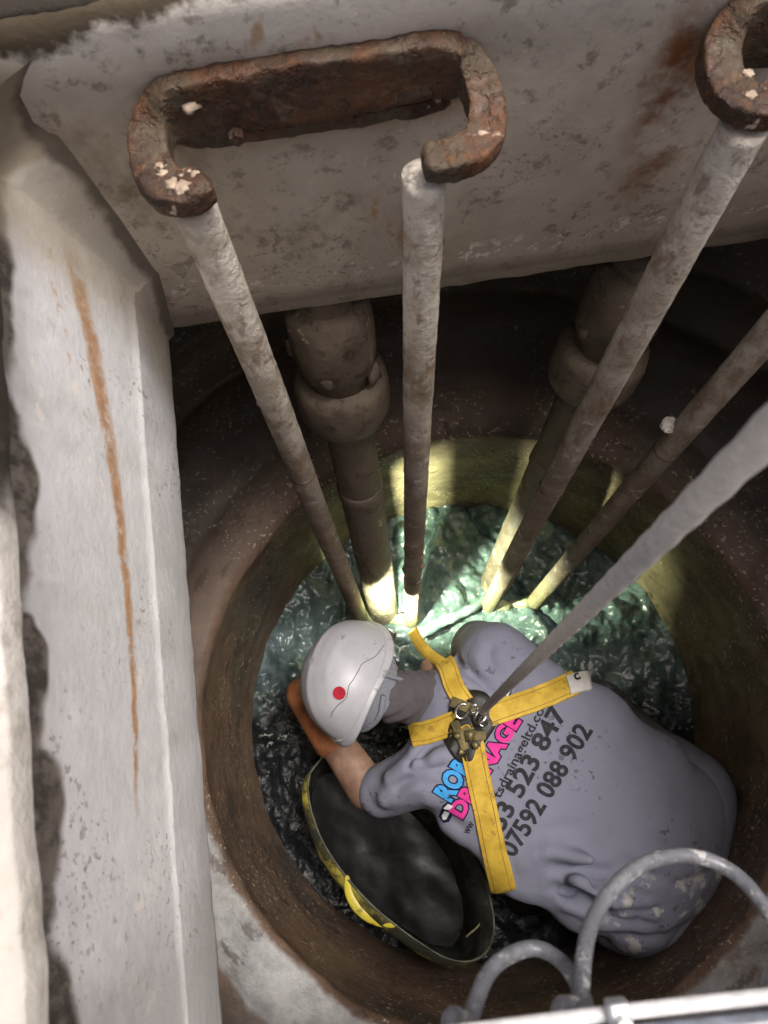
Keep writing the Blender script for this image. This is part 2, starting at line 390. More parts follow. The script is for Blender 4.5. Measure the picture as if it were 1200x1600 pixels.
def ell(c, r, ax=None):
    c, r = np.array(c, float), np.array(r, float); A = np.eye(3) if ax is None else np.array([n3(x) for x in ax])
    def f(p):
        q = (p-c) @ A.T; k0 = np.linalg.norm(q/r, axis=1); k1 = np.linalg.norm(q/(r*r), axis=1)+1e-9; return k0*(k0-1)/k1
    return f
def sunion(fs, k):
    def f(p):
        d = fs[0](p)
        for g in fs[1:]:
            e = g(p); h = np.clip(.5+.5*(e-d)/k, 0, 1); d = e*(1-h)+d*h-k*h*(1-h)
        return d
    return f
def scut(f0, cuts, k):
    def f(p):
        d = f0(p)
        for g in cuts:
            e = -g(p); h = np.clip(.5-.5*(d-e)/k, 0, 1)
            d = d*(1-h) + e*h + k*h*(1-h)
        return d
    return f
def polycap(pts, ra, rb=None):
    rb = ra if rb is None else rb; n = len(pts)-1
    caps = [cap(pts[i], pts[i+1], ra+(rb-ra)*i/n, ra+(rb-ra)*(i+1)/n) for i in range(n)]
    return lambda p: np.min([c(p) for c in caps], axis=0)
def sdf_obj(name, fn, lo, hi, h, mat, parent=None, smooth_iter=2):
    vs, fs = surface(fn, lo, hi, h)
    if smooth_iter:
        e = np.concatenate([fs[:, [0, 1]], fs[:, [1, 2]], fs[:, [2, 3]], fs[:, [3, 0]]]); e = np.concatenate([e, e[:, ::-1]])
        for _ in range(smooth_iter):
            acc = np.zeros_like(vs); cnt = np.zeros(len(vs)); np.add.at(acc, e[:, 0], vs[e[:, 1]]); np.add.at(cnt, e[:, 0], 1)
            vs = .5*vs+.5*acc/np.maximum(cnt, 1)[:, None]
    return mk(name, vs, [tuple(int(i) for i in q) for q in fs], mat, parent)

# ================================================================== THE SETTING
AX, AY, RC = .210, .041, .717                # chamber axis and radius
HS, HJ = 2.60, 1.95                          # depth of the sludge and of the ring joint
YB, XL, XR, YF, HB = .661, -.278, .88, -.45, 1.08
Z = lambda H: CAMZ-H

def jit(p, a, s): return Vector((p[0]+a*fb(p, s), p[1]+a*fb((p[0]+9, p[1], p[2]), s), p[2]+a*fb((p[0], p[1]+7, p[2]), s)))

# left wall of the shaft with the tapering corner chamfer
def cham(H): return .010+.062*max(0, (HB-H))/.52
prof = [(.562, -.016), (.60, -.050), (.636, -.050), (.650, -.040), (.656, -.030), (.67, -.0255), (.74, -.018), (.82, -.0095), (.895, -.0015), (.910, .0005), (.9125, .0022), (.916, .0026), (1.0, .002), (1.06, .001), (1.076, -.002), (1.086, -.012), (1.09, -.05)]
P = []
for H, dx in prof:
    row = []; c = cham(H)
    for i in range(141):
        y = YF + (YB-c-YF)*i/140
        top = max(0, min(1, (.91-H)/.30)); x = XL+dx+top*(-.05*(y-.1))
        chip = .012*fb((y, H, 4), 16)+.010*fb((y, 2, 4), 34) if .63 < H < .672 else 0
        hh = H+(chip if H < .8 else 0)-(.10*(y-.1)*(1-abs(2*min(1, max(0, (H-.56)/.45))-1))*.6)
        row.append(jit((x, y, Z(hh)), .0016, 30))
    x1, y1 = row[-1].x, row[-1].y
    for k in range(1, 9):
        t = k/8; row.append(jit((x1+c*t+.25*c*(t*t-t), y1+c*t-.25*c*(t*t-t), Z(H)), .0016, 30))
    P.append(row)
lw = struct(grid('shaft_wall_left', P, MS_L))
# back wall
P = []
for H, dy in [(.521, .010), (.527, .0), (.55, -.002), (.58, -.003), (.60, 0), (.70, 0), (.80, 0), (.90, 0), (1.0, 0), (1.028, 0), (1.034, .006), (1.055, .010), (1.075, .013), (1.088, .02), (1.092, .06)]:
    c = cham(H); P.append([jit((XL-.07+(XR-XL+.07)*i/160, YB+dy, Z(H)), .002, 25) for i in range(161)])
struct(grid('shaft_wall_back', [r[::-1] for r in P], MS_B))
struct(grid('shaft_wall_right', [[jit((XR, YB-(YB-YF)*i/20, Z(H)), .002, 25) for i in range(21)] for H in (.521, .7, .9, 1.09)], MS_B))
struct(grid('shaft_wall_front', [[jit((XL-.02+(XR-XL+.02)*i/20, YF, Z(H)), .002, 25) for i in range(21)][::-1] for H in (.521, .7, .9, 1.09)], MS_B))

# cover slab / yard surface round the opening
ngc = NB('yard_concrete')
cc = ngc.mix(ngc.ramp(ngc.noise(6, 6, .65), .3, .7), (.50, .47, .42), (.72, .69, .63))
cc = ngc.mix(ngc.mul(ngc.ramp(ngc.noise(14, 6, .7, off=(3, 3, 0)), .5, .65), .6), cc, (.27, .235, .19))
cc = ngc.mix(ngc.ramp(ngc.math('ADD', ngc.y, ngc.math('MULTIPLY', ngc.math('SUBTRACT', ngc.noise(7, 5, .7), .5), .25)), .17, .26), cc, (.028, .021, .014))
ngc.bump(ngc.noise(50, 7, .75), .5, .008); M_YARD = ngc.out(cc, .85)
GZ = .03                                     # the yard lies a little above the shaft's old rim
def ring_pts(r, z, n=96): return [Vector((AX+r*math.cos(2*math.pi*i/n), AY+r*math.sin(2*math.pi*i/n), z)) for i in range(n)]
hx0 = lambda y: XL+.006-.045*(y-.1)
def hole(n, grow, z):
    out = []
    for i in range(n):
        a = 2*math.pi*i/n; d = Vector((math.cos(a), math.sin(a)))
        x0, x1, y0, y1 = -.263-grow, XR+grow, YF-grow, YB+.004+grow
        tx = ((x1-AX)/d.x if d.x > 0 else (x0-AX)/d.x) if abs(d.x) > 1e-6 else 9
        ty = ((y1-AY)/d.y if d.y > 0 else (y0-AY)/d.y) if abs(d.y) > 1e-6 else 9
        t = min(tx, ty); p = Vector((AX+d.x*t, AY+d.y*t, z))
        if tx < ty and d.x < 0: p.x += -.05*(p.y-.08)
        e = .002 if grow < .01 else 0
        p.x += e*fb((p.x, p.y, 3), 22); p.y += e*fb((p.x, p.y, 8), 22); out.append(p)
    return out
n = 720
rows = [hole(n, 0, GZ-.03), hole(n, .0005, GZ-.004), hole(n, .003, GZ), hole(n, .02, GZ), hole(n, .05, GZ), hole(n, .3, GZ), hole(n, 3, GZ), ring_pts(150, GZ, n)]
struct(grid('ground', rows, M_YARD, closed_v=True))

# chamber: soffit, upper ring, sloped grey benching at the joint, lower ring, base
def soff(n):
    rows = [hole(n, .05, Z(1.09))]
    rows.append(ring_pts(.985, Z(1.09), n)); return rows
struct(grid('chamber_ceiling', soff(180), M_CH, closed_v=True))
profc = [(.985, 1.085), (.985, 1.30), (.985, 1.398), (.965, 1.402), (.965, 1.44), (.985, 1.444), (.982, 1.60), (.965, 1.605), (.962, 1.65), (.985, 1.655), (.975, 1.765), (.95, 1.79), (.86, 1.805), (.815, 1.818), (.806, 1.835), (.80, 1.86), (.775, 1.895), (.745, 1.925), (.728, 1.938),
         (.716, 1.945), (.712, 1.957), (.717, 1.98), (.718, 2.05), (.717, 2.2), (.717, 2.4), (.717, 2.56), (.717, 2.66)]
P = []
for r, H in profc:
    row = []
    for i in range(220):
        a = 2*math.pi*i/220; p = (AX+r*math.cos(a), AY+r*math.sin(a), Z(H))
        k = .006*fb(p, 9)+.003*fb(p, 30)
        row.append(Vector((p[0]+k*math.cos(a), p[1]+k*math.sin(a), p[2]+.5*k)))
    P.append(row)
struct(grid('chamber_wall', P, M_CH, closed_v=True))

# sludge
def sludge_h(x, y):
    lit = max(0, min(1, (y-.02)/.25))
    h = .014*fb((x, y, 0), 5)+.006*fb((x+5, y, 0), 18)
    h += lit*(.030*fb((x, y+3, 2), 7, 3)+.026*abs(fb((x, y, 6), 11, 2))+.006*abs(fb((x, y, 9), 30, 2)))+.004*abs(fb((x, y, 5), 30))
    d1 = abs((x-.10)*.9-(y-.52)*.45+.03*fb((x, y, 1), 9)); h -= lit*.030*math.exp(-(d1/.012)**2)*max(0, min(1, (y-.40)/.06))
    d2 = abs((x-.46)+(y-.42)*.35+.05*fb((x, y, 4), 7)); h -= lit*.035*math.exp(-(d2/.018)**2)
    h += .035*math.exp(-((x-.22)**2+(y-.50)**2)/.010)+.03*math.exp(-((x-.55)**2+(y-.28)**2)/.012)
    return h
N = 300; P = []
vs, fs, idx = [], [], {}
for i in range(N+1):
    for j in range(N+1):
        x = AX-.74+1.48*i/N; y = AY-.74+1.48*j/N
        if (x-AX)**2+(y-AY)**2 < .742**2: idx[i, j] = len(vs); vs.append((x, y, Z(HS)+sludge_h(x, y)))
for (i, j) in idx:
    q = [(i, j), (i+1, j), (i+1, j+1), (i, j+1)]
    if all(k in idx for k in q): fs.append(tuple(idx[k] for k in q))
struct(mk('sludge', vs, fs, M_SL))

# ================================================================== BRACKETS AND RAILS
def bracket(dx, label):
    root = empty('guide_rail_bracket', (dx, YB, Z(.66)))
    def loc(p): return Vector(p)-Vector((0, YB, Z(.66)))
    # flat bar bent into a C: sweep of a rounded rectangle in the horizontal plane
    def sweep(name, pts, dims):
        D = [Vector((a, b, 0)) for a, b in dims]; pts = catmull([loc(p) for p in pts], 14); D = catmull(D, 14); N = len(pts); rows = []
        for i, p in enumerate(pts):
            t = (pts[min(i+1, N-1)]-pts[max(i-1, 0)]).normalized(); sdir = Vector((t.y, -t.x, 0)).normalized(); w_, th = D[i].x, D[i].y
            end = min(i, N-1-i); f = 1 if end > 4 else (.35, .66, .84, .94, .985)[end]
            row = []
            for k in range(32):
                a = 2*math.pi*k/32; ca, sa = math.cos(a), math.sin(a)
                q = p+sdir*(w_/2*f*math.copysign(abs(ca)**.27, ca))+Vector((0, 0, th/2*f*math.copysign(abs(sa)**.27, sa)))
                e = q+Vector((dx, 0, 0)); q += Vector((1, 1, 1))*(.0016*fb(e, 30)+.0012*fb(e, 95)); row.append(q)
            rows.append(row)
        o = grid(name, rows, M_RUST, root, closed_v=True)
        bm = bmesh.new(); bm.from_mesh(o.data); bmesh.ops.holes_fill(bm, edges=[e for e in bm.edges if e.is_boundary]); bm.to_mesh(o.data); bm.free()
        return o
    h = Z(.648); yw = YB-.011
    sweep('bent_bar', [(-.116, .567, h), (-.138, .557, h), (-.160, .567, h), (-.171, .597, h), (-.166, .632, h+.006), (-.140, yw, h+.012), (-.06, yw+.003, h+.013), (.05, yw+.003, h+.014), (.142, yw, h+.018), (.168, .638, h+.014), (.176, .597, h+.002), (.163, .563, h), (.132, .550, h), (.100, .553, h)],
          [(.040, .026), (.043, .026), (.044, .026), (.042, .028), (.038, .040), (.026, .070), (.024, .076), (.024, .076), (.026, .066), (.036, .036), (.038, .028), (.040, .026), (.039, .026), (.036, .026)])
    sweep('bottom_flange', [(-.150, YB-.004, Z(.684)), (-.05, YB-.004, Z(.686)), (.06, YB-.004, Z(.686)), (.150, YB-.004, Z(.684))], [(.016, .018)]*4)
    for k, x in enumerate((-.085,)):
        bm = bmesh.new(); bmesh.ops.create_cone(bm, cap_ends=True, segments=6, radius1=.009, radius2=.008, depth=.010,
            matrix=Matrix.Translation(loc((x, YB-.026, Z(.668)))) @ Matrix.Rotation(math.pi/2, 4, 'X')); from_bm('bolt', bm, M_RUST, root)
    for k, (x, y, r) in enumerate([(-.160, .580, .011), (-.140, .553, .011), (-.150, .560, .008), (-.126, .566, .007), (-.170, .590, .006), (-.131, .550, .005), (-.122, .558, .006), (-.166, .604, .006)] if dx == 0 else [(-.155, .563, .008), (-.150, .59, .007)]):
        lump('paint_flake', loc((x, y, h+.0125)), r*.8, M_FLAKE, root, seed=k+dx*7, flat=.22, sub=3)
    if dx == 0: lump('paint_flake', loc((-.122, YB-.021, h+.026)), .010, M_FLAKE, root, seed=11, flat=.4, nrm=Vector((0, -.6, .8)))
    tag(root, label, 'bracket', 'rusty rail brackets on the back wall'); return root
bracket(0, 'rusty bent iron bracket with two hooked arms, whole in view on the back wall')
bracket(.594, 'rusty iron bracket cut off by the upper right corner of the picture')

def rail(top, bot, d0, d1, label, seed, crust):
    n = 150; pts = []
    for i in range(n):
        t = i/(n-1); p = top.lerp(bot, t); pts.append(p+Vector((.0015*fb((t*3, seed, 0), 1), .0015*fb((seed, t*3, 0), 1), 0)))
    def r(t): return (d0+(d1-d0)*t)/2
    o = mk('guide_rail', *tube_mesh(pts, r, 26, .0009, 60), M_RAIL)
    ax = (bot-top).normalized()
    for tj in {1: (.36,), 2: (.60, .80), 3: (.48,), 4: (.42,)}[seed]:
        c0_ = top.lerp(bot, tj); n1 = ax.orthogonal().normalized(); b1_ = ax.cross(n1)
        ringp = [c0_+(n1*math.cos(x)+b1_*math.sin(x))*(r(tj)*.99+.0012*fb((x, tj, seed), 2)) for x in [2*math.pi*i/40 for i in range(41)]]
        tube('weld_joint', ringp, .0018, M_WELD, o, 8)
    for k, (t, ang, rr) in enumerate(crust):
        p = top.lerp(bot, t); n1 = ax.orthogonal().normalized(); d = Matrix.Rotation(ang, 3, ax) @ n1
        lump('crust_lump', p+d*r(t)*.95, rr, M_RAIL, o, seed=seed*5+k, flat=.6, nrm=d)
    tag(o, label, 'guide rail', 'guide rails of the two pumps'); return o
HT = .662
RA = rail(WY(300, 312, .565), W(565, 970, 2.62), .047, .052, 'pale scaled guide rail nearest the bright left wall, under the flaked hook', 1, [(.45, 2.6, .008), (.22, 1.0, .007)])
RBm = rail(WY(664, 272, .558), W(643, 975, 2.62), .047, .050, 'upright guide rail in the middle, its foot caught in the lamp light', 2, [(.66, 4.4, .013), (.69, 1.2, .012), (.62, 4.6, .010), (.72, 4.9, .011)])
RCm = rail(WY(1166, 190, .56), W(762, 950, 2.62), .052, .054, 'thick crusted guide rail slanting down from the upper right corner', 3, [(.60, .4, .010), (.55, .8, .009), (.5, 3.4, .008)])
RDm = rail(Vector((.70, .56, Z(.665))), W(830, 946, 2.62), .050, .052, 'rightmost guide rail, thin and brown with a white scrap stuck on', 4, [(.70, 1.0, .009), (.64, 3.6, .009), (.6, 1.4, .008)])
M_SCRAP = plain('white_scrap', (.62, .58, .53), .8, 0, .2, 80, .5)
pp = RDm.matrix_world @ Vector((0, 0, 0)); q0, q1 = Vector((.70, .56, Z(.665))), W(830, 946, 2.62)
bestt = min([i/200 for i in range(200)], key=lambda t: abs((lambda c: 600+FPX*c[0]/-c[2])(RB.T @ np.array(q0.lerp(q1, t)-CAM0))-1066))
lump('scrap', q0.lerp(q1, bestt)+Vector((-.028, .012, .012)), .015, M_SCRAP, RDm, seed=31, flat=.45, sub=4)

# joints at the feet of the rail pairs, caked in sludge
M_CAKE = NB('pale_scum')
_c = M_CAKE.mix(M_CAKE.ramp(M_CAKE.noise(24, 6, .7), .35, .65), (.30, .32, .19), (.55, .54, .33))
M_CAKE.bump(M_CAKE.noise(60, 6, .7), .6, .006); M_CAKE = M_CAKE.out(_c, .35)
def foot(a, b, label):
    mid = (a+b)/2+Vector((0, -.01, 0)); pts = catmull([a+Vector((0, 0, .0)), a.lerp(mid, .6)+Vector((0, -.006, .004)), mid+Vector((0, 0, -.006)), b.lerp(mid, .5)+Vector((0, -.004, .006)), b], 12)
    o = tube('rail_foot_bar', pts, lambda t: .016+.004*math.sin(t*9), M_CAKE, seg=16, rough=.006, rs=30)
    lump('scum_lump', a, .030, M_CAKE, o, seed=3, flat=.8); lump('scum_lump', b, .028, M_CAKE, o, seed=4, flat=.8)
    return tag(o, label, 'foot bar', 'scum-caked bars between the rail feet')
foot(W(568, 962, 2.585), W(643, 966, 2.57), 'scum-caked bar joining the feet of the two left rails')
foot(W(764, 942, 2.585), W(832, 938, 2.58), 'yellowish scum-caked bar joining the feet of the two right rails')

# ------------------------------------------------------------------ discharge pipes
def pipe(p0, p1, rad, collar_t, label, seed):
    root = empty('discharge_pipe', p1); L = lambda q: q-p1
    o = mk('pipe', *tube_mesh([L(q) for q in lerp_pts(p0, p1, 90)], rad, 36, .0015, 30), M_PIPE, root)
    ax = (p1-p0).normalized(); Lk = (p1-p0).length
    def lathe(name, prof, rough=.0022):
        pts = [L(p0+ax*s) for s, r in prof]; rs = [r for s, r in prof]
        return mk(name, *tube_mesh(pts, lambda t: rs[min(len(rs)-1, int(round(t*(len(rs)-1))))], 40, rough, 16), M_PIPE, root)
    s = collar_t
    lathe('socket', [(s-.32, rad*1.02), (s-.31, rad*1.45), (s-.25, rad*1.5), (s-.2, rad*1.5), (s-.165, rad*1.45), (s-.15, rad*1.28), (s-.12, rad*1.25), (s-.11, rad*1.1)])
    lathe('flange', [(s-.125, rad*1.05), (s-.12, rad*1.5), (s-.11, rad*1.72), (s-.08, rad*1.80), (s-.035, rad*1.80), (s-.012, rad*1.76), (s-.004, rad*1.6), (s, rad*1.02)])
    lathe('joint_ring', [(s+.30, rad), (s+.305, rad*1.07), (s+.33, rad*1.09), (s+.345, rad*1.05), (s+.35, rad)], .003)
    n1 = ax.orthogonal().normalized()
    for k in range(4):
        d = Matrix.Rotation(1.3*k+2.2+seed, 3, ax) @ n1
        lump('crust_lump', L(p0+ax*(s-.12-.03*k)+d*rad*1.45), .014+.006*(k % 2), M_PIPE, root, seed=seed*9+k, flat=.6, nrm=d)
    tag(root, label, 'pipe', 'discharge pipes behind the rails'); return root
pl0 = WY(500, 420, .735); pl1 = W(600, 962, 2.64)
pipe(pl0, pl1, .052, (WY(545, 640, .655)-pl0).length, 'fat brown discharge pipe with crusted collar between the two left rails', 1)
pr0 = WY(1010, 400, .735); pr1 = W(770, 920, 2.64)
pipe(pr0, pr1, .052, (WY(945, 590, .67)-pr0).length, 'brown discharge pipe half hidden behind the thick slanting rail', 2)

# loose sludge-coated tube in front of the worker's hands
M_TEAL = NB('teal_slime')
_c = M_TEAL.mix(M_TEAL.ramp(M_TEAL.noise(14, 5, .65), .35, .65), (.10, .16, .155), (.26, .36, .345))
M_TEAL.bump(M_TEAL.noise(50, 6, .7), .6, .006); M_TEAL = M_TEAL.out(_c, .28)
tag(tube('slime_covered_tube', catmull([W(656, 990, 2.52), W(690, 972, 2.53), W(724, 956, 2.545), W(760, 936, 2.57)], 12), lambda t: .021-.006*t, M_TEAL, seg=20, rough=.005, rs=26),
    'short teal slime-covered tube lying before the worker\'s hands', 'tube')

# ================================================================== THE WORKER
M_SKIN = NB('skin')
_c = M_SKIN.mix(M_SKIN.ramp(M_SKIN.noise(16, 5, .6), .35, .7), (.20, .115, .075), (.31, .19, .13))
_c = M_SKIN.mix(M_SKIN.mul(M_SKIN.ramp(M_SKIN.noise(30, 5, .7, off=(4, 1, 1)), .55, .66), .6), _c, (.20, .12, .08))
M_SKIN.b.inputs['Subsurface Weight'].default_value = .08; M_SKIN.b.inputs['Subsurface Radius'].default_value = (.01, .004, .002)
M_SKIN.bump(M_SKIN.noise(160, 5, .6), .2, .002); M_SKIN = M_SKIN.out(_c, .55)
M_SHIRT = mat_cloth('shirt_cotton', (.25, .255, .325)); M_TROU = mat_cloth('trouser_cotton', (.24, .245, .31))
M_GLOVE = NB('muddy_orange_glove')
_c = M_GLOVE.mix(M_GLOVE.ramp(M_GLOVE.noise(18, 5, .65), .35, .65), (.20, .075, .03), (.42, .16, .06))
M_GLOVE.bump(M_GLOVE.noise(60, 5, .7), .4, .004); M_GLOVE = M_GLOVE.out(_c, .6)
M_BOOT = plain('wet_rubber_boot', (.022, .022, .022), .3, 0, .3, 25, .3)
SP = n3((.77, -.64, -.03)); LAT = n3((.64, .77, 0)); NUP = n3(np.cross(SP, LAT)); NUP = NUP if NUP[2] > 0 else -NUP
fr = (SP, LAT, NUP)
w = lambda u, v, H: np.array(W(u, v, H))
LSH, RSH = w(668, 1208, 2.13), w(778, 1030, 2.14)
LEL, LWR = w(574, 1232, 2.25), w(484, 1100, 2.28)
REL, RWR = w(756, 1018, 2.36), w(742, 1012, 2.47)
# head frame: the worker looks down and towards the rails
HF = n3((.37, .90, -.22)); HU = np.array((-.93, .37, 0))*math.cos(math.radians(40))+np.array((0, 0, 1))*math.sin(math.radians(40))
HU = n3(HU-HF*(HU @ HF)); HSD = np.cross(HF, HU)
RIM = w(556, 1066, 2.10)
HEADC = RIM+HU*.015
def hand(wr, d, nrm, side, curl=.5, s=1.0):
    """palm and five fingers as one set of capsules; d = pointing direction, nrm = back of the hand"""
    d, nrm = n3(d), n3(nrm); nrm = n3(nrm-d*(nrm @ d)); lat = np.cross(d, nrm)*side
    P0 = wr+d*.05*s; out = [ell(P0, (.052*s, .042*s, .019*s), (d, lat, nrm)), cap(wr-d*.01, P0, .027*s, .024*s)]
    for k, (o, L) in enumerate(((-.030, .068), (-.010, .078), (.011, .073), (.030, .058))):
        a = wr+d*.090*s+lat*o*s; p = a; ang = 0; fl = []
        for j, fr_ in enumerate((.45, .32, .23)):
            ang += curl*(.75+.12*j); dd = d*math.cos(ang)-nrm*math.sin(ang)+lat*(o*1.2)
            q = p+dd*L*fr_*s; fl.append(cap(p, q, (.0098-.001*j)*s, (.0090-.001*j)*s)); p = q
        out.append(lambda P, fl=fl: np.min([g(P) for g in fl], axis=0))
    t0 = wr+d*.030*s-lat*.034*s; t1 = t0+(d*.5-lat*.65-nrm*.4)*.042*s; t2 = t1+(d*.8-lat*.1-nrm*.5)*.034*s
    out.append(polycap([t0, t1, t2], .012*s, .009*s)); return out
lh = hand(LWR, w(464, 1040, 2.40)-LWR, (-.6, -.1, .8), 1, .5, 1.05)
rh = hand(RWR, w(722, 1008, 2.55)-RWR, (0, .2, 1), -1, .8, 1.0)
face = [ell(HEADC, (.098, .080, .115), (HF, HSD, HU)),
        ell(HEADC-HU*.075+HF*.020, (.075, .062, .065), (HF, HSD, HU)),
        cap(HEADC-HU*.03+HF*.098, HEADC-HU*.065+HF*.112, .009, .014),
        cap(HEADC-HU*.115+HF*.070, HEADC-HU*.120+HF*.075, .022), cap(HEADC-HU*.092+HF*.088-HSD*.02, HEADC-HU*.092+HF*.088+HSD*.02, .008),
        ell(HEADC-HU*.035+HSD*.082, (.022, .010, .033), (HF, HSD, HU)), ell(HEADC-HU*.035-HSD*.082, (.022, .010, .033), (HF, HSD, HU)),
        cap(HEADC-HU*.018+HF*.088-HSD*.035, HEADC-HU*.018+HF*.088+HSD*.035, .012)]
eyes = [ell(HEADC-HU*.036+HF*.100+HSD*e, (.012, .018, .010), (HF, HSD, HU)) for e in (-.032, .032)]
NECK0 = w(704, 1092, 2.15)
core = [ell(w(745, 1120, 2.16), (.12, .17, .075), fr), ell(w(850, 1205, 2.16), (.18, .17, .085), fr), ell(w(960, 1290, 2.19), (.15, .16, .09), fr)]
body = sunion([sunion(core, .05), cap(NECK0, HEADC-HU*.06-HF*.02, .060, .058), scut(sunion(face, .018), eyes, .008),
               cap(LSH, LEL, .052, .044), cap(LEL, LWR, .058, .040), sunion(lh, .007),
               cap(NECK0, w(672, 1044, 2.18), .05, .028), cap(RSH, REL, .052, .044), cap(REL, RWR, .045, .030), sunion(rh, .007)], .012)
person = sdf_obj('person', body, (-.42, -.45, Z(2.62)), (.85, .45, Z(1.93)), .0065, M_SKIN, None, 1)
tag(person, 'worker in grey shirt, white helmet and yellow harness bent over in the pit', 'person')

# shirt: torso and two sleeves, with folds
folds_up = [polycap([w(905, 1385, 2.02), w(935, 1400, 2.02), w(975, 1402, 2.03)], .016), polycap([w(820, 1340, 2.06), w(860, 1335, 2.03), w(920, 1345, 2.0)], .012),
            polycap([w(610, 1215, 2.10), w(650, 1190, 2.06), w(690, 1185, 2.04)], .012),
            polycap([w(600, 1250, 2.13), w(650, 1232, 2.09), w(700, 1235, 2.05)], .012)]
shirt_sd = sunion([ell(w(728, 1112, 2.135), (.115, .205, .095), fr), ell(w(880, 1118, 2.15), (.15, .10, .085), fr), ell(w(788, 1172, 2.125), (.17, .262, .115), fr),
                   ell(w(876, 1234, 2.130), (.20, .292, .112), fr), ell(w(965, 1292, 2.150), (.18, .275, .115), fr), ell(w(1035, 1338, 2.195), (.13, .255, .115), fr),
                   cap(LSH+np.array((.01, 0, 0)), w(598, 1236, 2.225), .088, .070), cap(RSH, w(748, 1012, 2.28), .088, .080), cap(RSH+SP*.05, RSH+np.array((.0, .0, -.02)), .075, .09),
                   cap(NECK0+SP*.04, NECK0-SP*.012, .082, .070)] + folds_up, .045)
cuts = [polycap([w(878, 1392, 2.085), w(925, 1410, 2.03), w(958, 1432, 2.045)], .011), polycap([w(902, 1378, 2.05), w(945, 1392, 1.995), w(990, 1390, 1.985)], .007),
        polycap([w(760, 1060, 2.03), w(720, 1050, 2.06), w(712, 1030, 2.12)], .012), polycap([w(640, 1195, 2.06), w(675, 1165, 2.05), w(700, 1160, 2.04)], .009),
        cap(w(575, 1240, 2.26), w(545, 1200, 2.30), .045)]
shirt = sdf_obj('shirt', scut(shirt_sd, cuts, .014), (-.25, -.62, Z(2.50)), (.95, .42, Z(1.90)), .0062, M_SHIRT, person, 3)
def crumple(o, amp):
    me = o.data; nr = [v.normal.copy() for v in me.vertices]
    for v, q in zip(me.vertices, nr):
        a = v.co.x*SP[0]+v.co.y*SP[1]; b = v.co.x*LAT[0]+v.co.y*LAT[1]
        h_ = fb((a*6+.25*fb((a, b, 1), 3)*6, b*2.2, v.co.z*5), 1.0, 3)
        h2 = 1-abs(fb((a*9+b*3, b*6-a*2, v.co.z*6+3), .8, 2)); v.co += q*(amp*(.55*h_+.9*max(0, h2-.80)))
    me.update()
def to_px(p):
    c = RB.T @ np.array(p-CAM0); return 600+FPX*c[0]/-c[2], 800-FPX*c[1]/-c[2]
CREASES = [([(868, 1386), (905, 1399), (935, 1414), (962, 1434)], .026, 9), ([(900, 1376), (945, 1394), (1005, 1396)], .013, 7), ([(925, 1442), (985, 1437), (1030, 1447)], .012, 7),
           ([(965, 1416), (1000, 1424), (1035, 1418)], .010, 6), ([(700, 1150), (668, 1168), (655, 1200)], .012, 8), ([(715, 1195), (665, 1205), (615, 1228)], .010, 8), ([(640, 1270), (690, 1275), (735, 1300)], .009, 9),
           ([(775, 1085), (740, 1055), (720, 1025)], .014, 9), ([(800, 1095), (808, 1055), (838, 1028)], .008, 9), ([(905, 1050), (872, 1062), (850, 1085)], .008, 9),
           ([(835, 1350), (880, 1352), (940, 1362), (990, 1350)], .009, 10), ([(1000, 1095), (1035, 1150), (1060, 1230), (1070, 1300)], .006, 16),
           ([(925, 1090), (940, 1140), (985, 1190)], .005, 12), ([(800, 1330), (850, 1300), (930, 1290)], .006, 12), ([(780, 1060), (765, 1030), (770, 1000)], .008, 8), ([(1000, 1300), (1050, 1330), (1110, 1330)], .007, 12),
           ([(900, 1462), (960, 1458), (1040, 1462), (1100, 1425)], .009, 7), ([(1040, 1385), (1085, 1375), (1130, 1345)], .008, 8), ([(960, 1330), (1000, 1362), (1060, 1372)], .007, 9), ([(610, 1240), (640, 1222), (690, 1225)], .008, 7)]
def crease(o):
    me = o.data; V = np.array([v.co[:] for v in me.vertices]); C_ = (V-np.array(CAM0)) @ RB
    U = np.stack([600+FPX*C_[:, 0]/-C_[:, 2], 800-FPX*C_[:, 1]/-C_[:, 2]], 1)
    NR = np.array([v.normal[:] for v in me.vertices]); disp = np.zeros(len(V))
    for pl, dep, wd_ in CREASES:
        P_ = [np.array((p.x, p.y)) for p in catmull([Vector((*p, 0)) for p in pl], 6)]; d = np.full(len(V), 1e9); tt = np.zeros(len(V)); n_ = len(P_)-1
        for i in range(n_):
            ab = P_[i+1]-P_[i]; t = np.clip((U-P_[i]) @ ab/(ab @ ab+1e-9), 0, 1); e = np.linalg.norm(U-P_[i]-t[:, None]*ab, axis=1)
            m = e < d; d[m] = e[m]; tt[m] = (i+t[m])/n_
        fade = np.clip(np.sin(np.clip(tt, .04, .96)*np.pi)*1.6, 0, 1)
        disp += fade*dep*(.7 if dep < .02 else 1)*(-np.exp(-(d/wd_)**2)+.55*np.exp(-((d-2.1*wd_)/(1.1*wd_))**2))
    V += NR*disp[:, None]; me.vertices.foreach_set('co', V.ravel()); me.update()
crease(shirt); crumple(shirt, .007)
NA = HEADC-HU*.06-HF*.02; nd = n3(NA-NECK0)
gait = sdf_obj('neck_gaiter', lambda p: cap(NECK0-nd*.02, NECK0+(NA-NECK0)*.70, .078, .070)(p)+.0035*np.sin((p-NECK0) @ nd*150+9*np.sin(p[:, 1]*14+p[:, 0]*9)+4*np.sin(p[:, 2]*33)), np.minimum(NECK0, NA)-.12, np.maximum(NECK0, NA)+.12, .006, mat_cloth('gaiter_cotton', (.105, .092, .10), False), person, 2)
shirt['label'] = 'grey printed work shirt stretched over the bent back'
